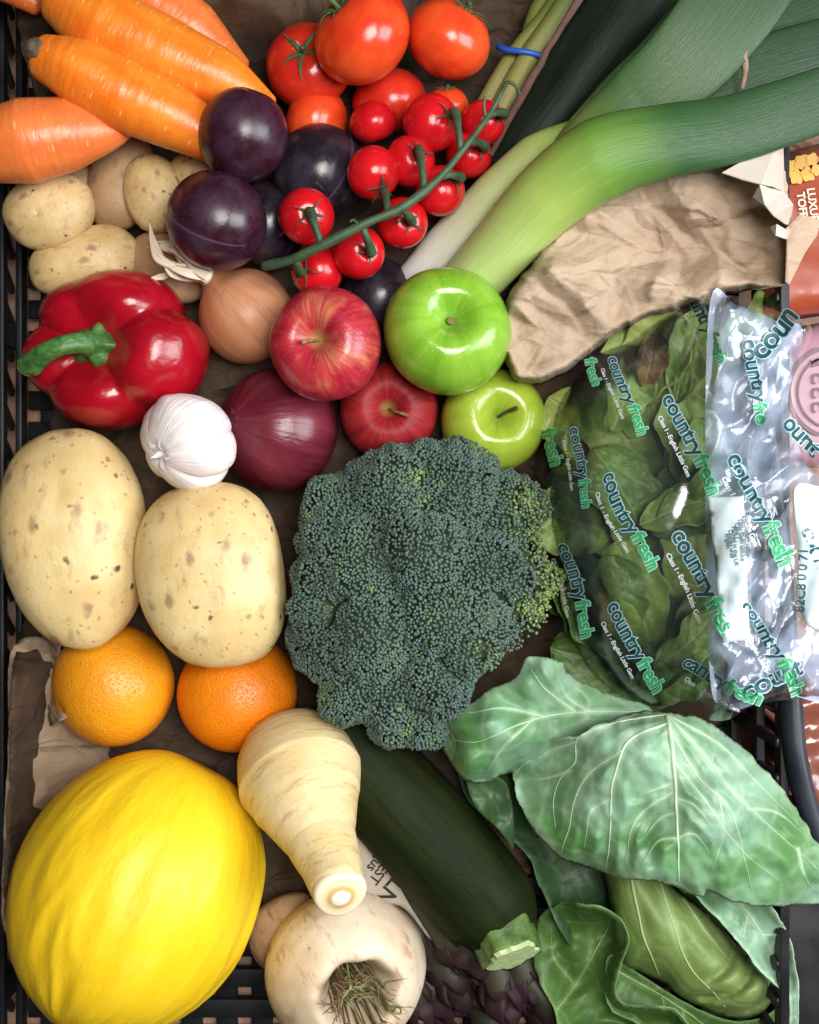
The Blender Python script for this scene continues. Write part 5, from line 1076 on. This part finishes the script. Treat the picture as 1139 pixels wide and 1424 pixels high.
def film_wr(x, y):
    p = np2(x, y); s = 1 / (1 + np.exp(-(x - 985) / 16.0))
    q = np.stack([p[:, 0] * 1.0 + p[:, 1] * .45, p[:, 1] * .55 - p[:, 0] * .25], -1)
    f1 = _FW(x, y)
    return f1 * (.10 + .9 * s) + .002 * fnoise(p, 1.2, 6, 2)
def film_z(x, y, e=None):
    z = film_base(x, y) + film_wr(x, y)
    if e is not None: z = z - .028 * np.exp(-e / 12.0) * (x < 960) - .010 * np.exp(-e / 10) * (x >= 960)
    return z
def m_film(nm, haze, ro):
    n = N(nm); t = n.t; t.nodes.remove(n.p)
    tr = n.nd('ShaderNodeBsdfTransparent'); tr.inputs[0].default_value = (.97, .98, .985, 1)
    gl = n.nd('ShaderNodeBsdfGlossy'); gl.inputs['Roughness'].default_value = ro; gl.inputs[0].default_value = (.95, .97, 1, 1)
    o = n.obj(); b = n.bump(n.noise(n.mul(o, (1, .6, 1)), 60, 3, .5), .12, .002); t.links.new(b, gl.inputs['Normal'])
    fr = n.nd('ShaderNodeFresnel'); fr.inputs['IOR'].default_value = 1.55; t.links.new(b, fr.inputs['Normal'])
    fac = n.math('MULTIPLY_ADD', fr.outputs[0], 1.2, .012)
    mx = n.nd('ShaderNodeMixShader'); t.links.new(fac, mx.inputs[0]); t.links.new(tr.outputs[0], mx.inputs[1]); t.links.new(gl.outputs[0], mx.inputs[2])
    df = n.nd('ShaderNodeBsdfDiffuse'); df.inputs[0].default_value = (.62, .74, .96, 1)  # bluish diffuse haze stands in for window light reflected by the film
    m2 = n.nd('ShaderNodeMixShader'); m2.inputs[0].default_value = haze; t.links.new(mx.outputs[0], m2.inputs[1]); t.links.new(df.outputs[0], m2.inputs[2])
    t.links.new(m2.outputs[0], n.o.inputs[0]); return n.m
M['film'] = m_film('clear_plastic_film', .014, .18); M['film_back'] = m_film('crinkled_plastic_film', .42, .20)
sheet('film', bag2, lambda x, y, e: film_z(x, y, e), M['film'], bg, sp=4, thick=0, org=O, seed=11, closed_step=6)
sheet('back_film', [(985, 440), (1026, 425), (1080, 446), (1116, 460), (1096, 560), (1118, 640), (1150, 700), (1160, 955), (1085, 965), (1010, 985), (985, 900)], lambda x, y, e: .140 + .8 * _FW(1690 - x * .9, 1300 - y * .8), M['film_back'], bg, sp=5, thick=0, org=O, seed=12)
zt = lambda X, Y: film_z(np.asarray(X, float), np.asarray(Y, float)) + .0008
M['ink_teal'] = plain('dark_teal_print', (.010, .075, .095), .45, .15, 90); M['ink_green'] = plain('green_print', (.035, .33, .14), .45, .15, 90); M['ink_rim'] = plain('pale_blue_print', (.50, .70, .74), .45, .08, 90); M['ink_rim2'] = plain('mint_print', (.42, .80, .58), .45, .08, 90); M['ink_white'] = plain('white_print', (.75, .80, .82), .45, .05, 90)
def brand(px, py, qx, qy, a='country', b='fresh', sh=.0, small=True, bend=0):
    wa = text_geo(a, .028)[0][:, 0].max() + .03 if a else 0; wb = text_geo(b, .028)[0][:, 0].max() if b else 0
    L = math.hypot(qx - px, qy - py); ang = math.degrees(math.atan2(qy - py, qx - px)); size = L / (wa + wb)
    lay = []
    if a: lay += [(a, 0, .055, M['ink_rim'], .0), (a, 0, .022, M['ink_teal'], .0004)]
    if b: lay += [(b, wa, .055, M['ink_rim2'], .0001), (b, wa, .026, M['ink_green'], .0005)]
    lettering('brand_name', lay, px, py, ang, size, zt, bg, O, sh, bend, 3.2)
    if small:
        nx, ny = -math.sin(math.radians(ang)), math.cos(math.radians(ang)); ca, sa = math.cos(math.radians(ang)), math.sin(math.radians(ang))
        lettering('small_print', [('Class 1 - English Little Gem', 0, .012, M['ink_white'], .0)], px + nx * size * .55 + ca * L * .12, py + ny * size * .55 + sa * L * .12, ang + 1, size * .30, zt, bg, O, 0, 0, 3.2)
for q in [(846, 494, 884, 606), (918, 552, 988, 690), (838, 662, 902, 794), (934, 744, 1008, 894), (842, 840, 912, 966), (1012, 636, 1088, 790), (1030, 840, 1104, 972)]: brand(*q)
brand(958, 420, 1003, 508, 'untry', 'fresh')
brand(1034, 472, 1052, 592, 'country', 'fre', small=False)
brand(948, 928, 1054, 984, 'cantry', 'fresh', small=True, bend=.2)
brand(1092, 590, 1132, 640, 'ount', '', small=False)
brand(1116, 738, 1150, 830, 'country', '', small=False)
brand(792, 596, 812, 708, 'country', 'fresh'); brand(752, 600, 766, 648, '', 'fresh', small=False); brand(776, 758, 812, 888, 'country', 'fresh')
brand(815, 500, 826, 540, '', 'fresh', small=False); brand(1060, 500, 1110, 440, 'coun', '', small=False); brand(1040, 975, 1120, 935, 'count', '', small=False)
M['panel'] = plain('white_label_panel', (.56, .68, .72), .6, .06, 60)
X = np.array([984., 1032, 1038, 1006]); 
lp = sheet('label_panel', [(984, 692), (984, 692), (1034, 690), (1034, 690), (1043, 890), (1043, 890), (1006, 893), (1006, 893)], lambda x, y, e: np.maximum(film_base(x, y) - .001, film_z(x, y)) + .0012, M['panel'], bg, sp=6, thick=.0002, org=O, closed_step=7)
for k in range(7): lettering('small_print', [(('Wash before use', 'Keep refrigerated', 'Little Gem lettuce', 'Class 1', 'Packed in the UK', 'Display until', 'English')[k], 0, .006, M['ink_teal'], .0012)], 1030 - k * 4.5 + 6, 712 + 5 * k, 86, 8.5, zt, bg, O)
sheet('label_panel', [(1106, 678), (1139, 676), (1170, 680), (1172, 858), (1118, 862), (1110, 760)], lambda x, y, e: film_z(x, y) + .0012, M['panel'], bg, sp=7, thick=.0002, org=O, closed_step=8)
lettering('small_print', [('82C8 0 0 71', 0, .01, M['ink_teal'], .0014)], 1118, 852, -86, 19, zt, bg, O)
# ------------------------------------------------------------------ packets outside the crate
def pillow(name, label, cat, ol, z0, h, mat, seed, parts=None):
    o = sheet(name, ol, lambda x, y, e: z0 + h * np.sqrt(np.clip(1 - (1 - np.minimum(1, e / 40)) ** 2, 0, 1)) + .004 * crumple(np2(x, y), 1.2, seed, 2), mat, sp=8, thick=.03, seed=seed)
    return tag(o, label, cat)
M['packet_red'] = plain('glossy_red_brown_packet', (.30, .055, .025), .28, .25, 12, coat=.4); M['packet_brown'] = plain('ribbed_brown_packet', (.16, .07, .045), .5, .3, 40)
M['packet_pink'] = plain('pink_packet', (.40, .22, .27), .35, .15, 20, coat=.2); M['packet_dark'] = plain('red_brown_wrapper', (.22, .07, .045), .25, .5, 30, coat=.5); M['cream_print'] = plain('cream_print', (.80, .66, .48), .5, .1, 50); M['gold_print'] = plain('golden_popcorn_print', (.62, .33, .06), .5, .5, 60); M['plum_print'] = plain('dark_mauve_print', (.14, .07, .10), .5, .2, 50)
tf = thing('snack_packet', 'red brown glossy packet with cream lettering behind the open paper bag', 'packet', P(1110, 330, .07)); O = tf.location
zp = lambda x, y, e=99: .066 + .016 * np.sqrt(np.clip(1 - (1 - np.minimum(1, e / 40)) ** 2, 0, 1)) + .002 * crumple(np2(x, y), 1.0, 6, 2)
sheet('wrapper', [(1056, 250), (1088, 215), (1200, 190), (1300, 200), (1300, 420), (1139, 440), (1062, 448), (1052, 400)], zp, M['packet_red'], tf, 8, thick=.04, org=O, seed=3)
zq = lambda X, Y: zp(np.asarray(X, float), np.asarray(Y, float)) + .002
lettering('printed_word', [('LUXURY', 0, .02, M['cream_print'], 0)], 1122, 262, 82, 15.5, zq, tf, O)
lettering('printed_word', [('TOFFEE', 0, .02, M['cream_print'], 0)], 1108, 268, 82, 15.5, zq, tf, O)
for k, (x, y, r) in enumerate([(1100, 232, 10), (1116, 226, 11), (1130, 222, 9), (1108, 246, 10), (1124, 242, 10), (1096, 240, 7), (1136, 236, 8), (1150, 226, 10)]):
    a_ = np.linspace(0, 6.283, 18)[:-1]; rr_ = r * (1 + .16 * np.sin(5 * a_ + k)); X = x + rr_ * np.cos(a_); Y = y + rr_ * np.sin(a_)
    mobj('printed_popcorn', Pn(X, Y, zq(X, Y) + .0003 * k), [tuple(range(17))[::-1]], M['gold_print'], tf, False, org=O)
b = sheet('ribbed_packet', [(1080, 120), (1300, 100), (1300, 205), (1139, 212), (1086, 222)], lambda x, y, e: .060 + .0012 * np.sin(x * .9 + y * .25), M['packet_brown'], sp=6, thick=.045, seed=5); tag(b, 'brown ribbed wrapper above the red packet under the leek leaf', 'packet')
pk = thing('pink_packet', 'mauve pink packet with dark round emblem right of the clear bag', 'packet', P(1130, 530, .06)); O = pk.location
zk = lambda x, y, e=99: .052 + .014 * np.sqrt(np.clip(1 - (1 - np.minimum(1, e / 40)) ** 2, 0, 1))
sheet('wrapper', [(1066, 470), (1100, 455), (1300, 450), (1300, 640), (1120, 650), (1072, 640)], zk, M['packet_pink'], pk, 9, thick=.04, org=O, seed=8)
for r0, r1 in ((66, 60), (52, 49)):
    a_ = np.linspace(1.9, 4.4, 30); X = np.concatenate([1160 + r0 * np.cos(a_), (1160 + r1 * np.cos(a_))[::-1]]); Y = np.concatenate([545 + r0 * np.sin(a_), (545 + r1 * np.sin(a_))[::-1]])
    mobj('printed_ring', Pn(X, Y, zk(X, Y) + .0015), [(i, i + 1, 58 - i, 59 - i) for i in range(29)], M['plum_print'], pk, False, org=O)
for k, s in enumerate('ECCC'): lettering('printed_letter', [(s, 0, .03, M['plum_print'], 0)], 1128, 500 + 20 * k, 78, 22, lambda X, Y: zk(np.asarray(X), np.asarray(Y)) + .0015, pk, O)
b = sheet('wrapped_packet', [(1098, 960), (1300, 950), (1300, 1160), (1150, 1150), (1108, 1070)], lambda x, y, e: .070 + .014 * crumple(np2(x, y), 1.4, 3, 3), M['packet_dark'], sp=7, thick=.05, seed=6); tag(b, 'crinkled red brown wrapper outside the crate right of the dark rim', 'packet')
b = sheet('wrapped_packet', [(1090, 1190), (1300, 1180), (1300, 1240), (1139, 1242), (1098, 1238)], lambda x, y, e: .06 + .004 * crumple(np2(x, y), 1.4, 3, 2), M['rim'], sp=9, thick=.05, seed=7); tag(b, 'grey plastic strip under the tip of the broad cabbage leaf', 'strip')
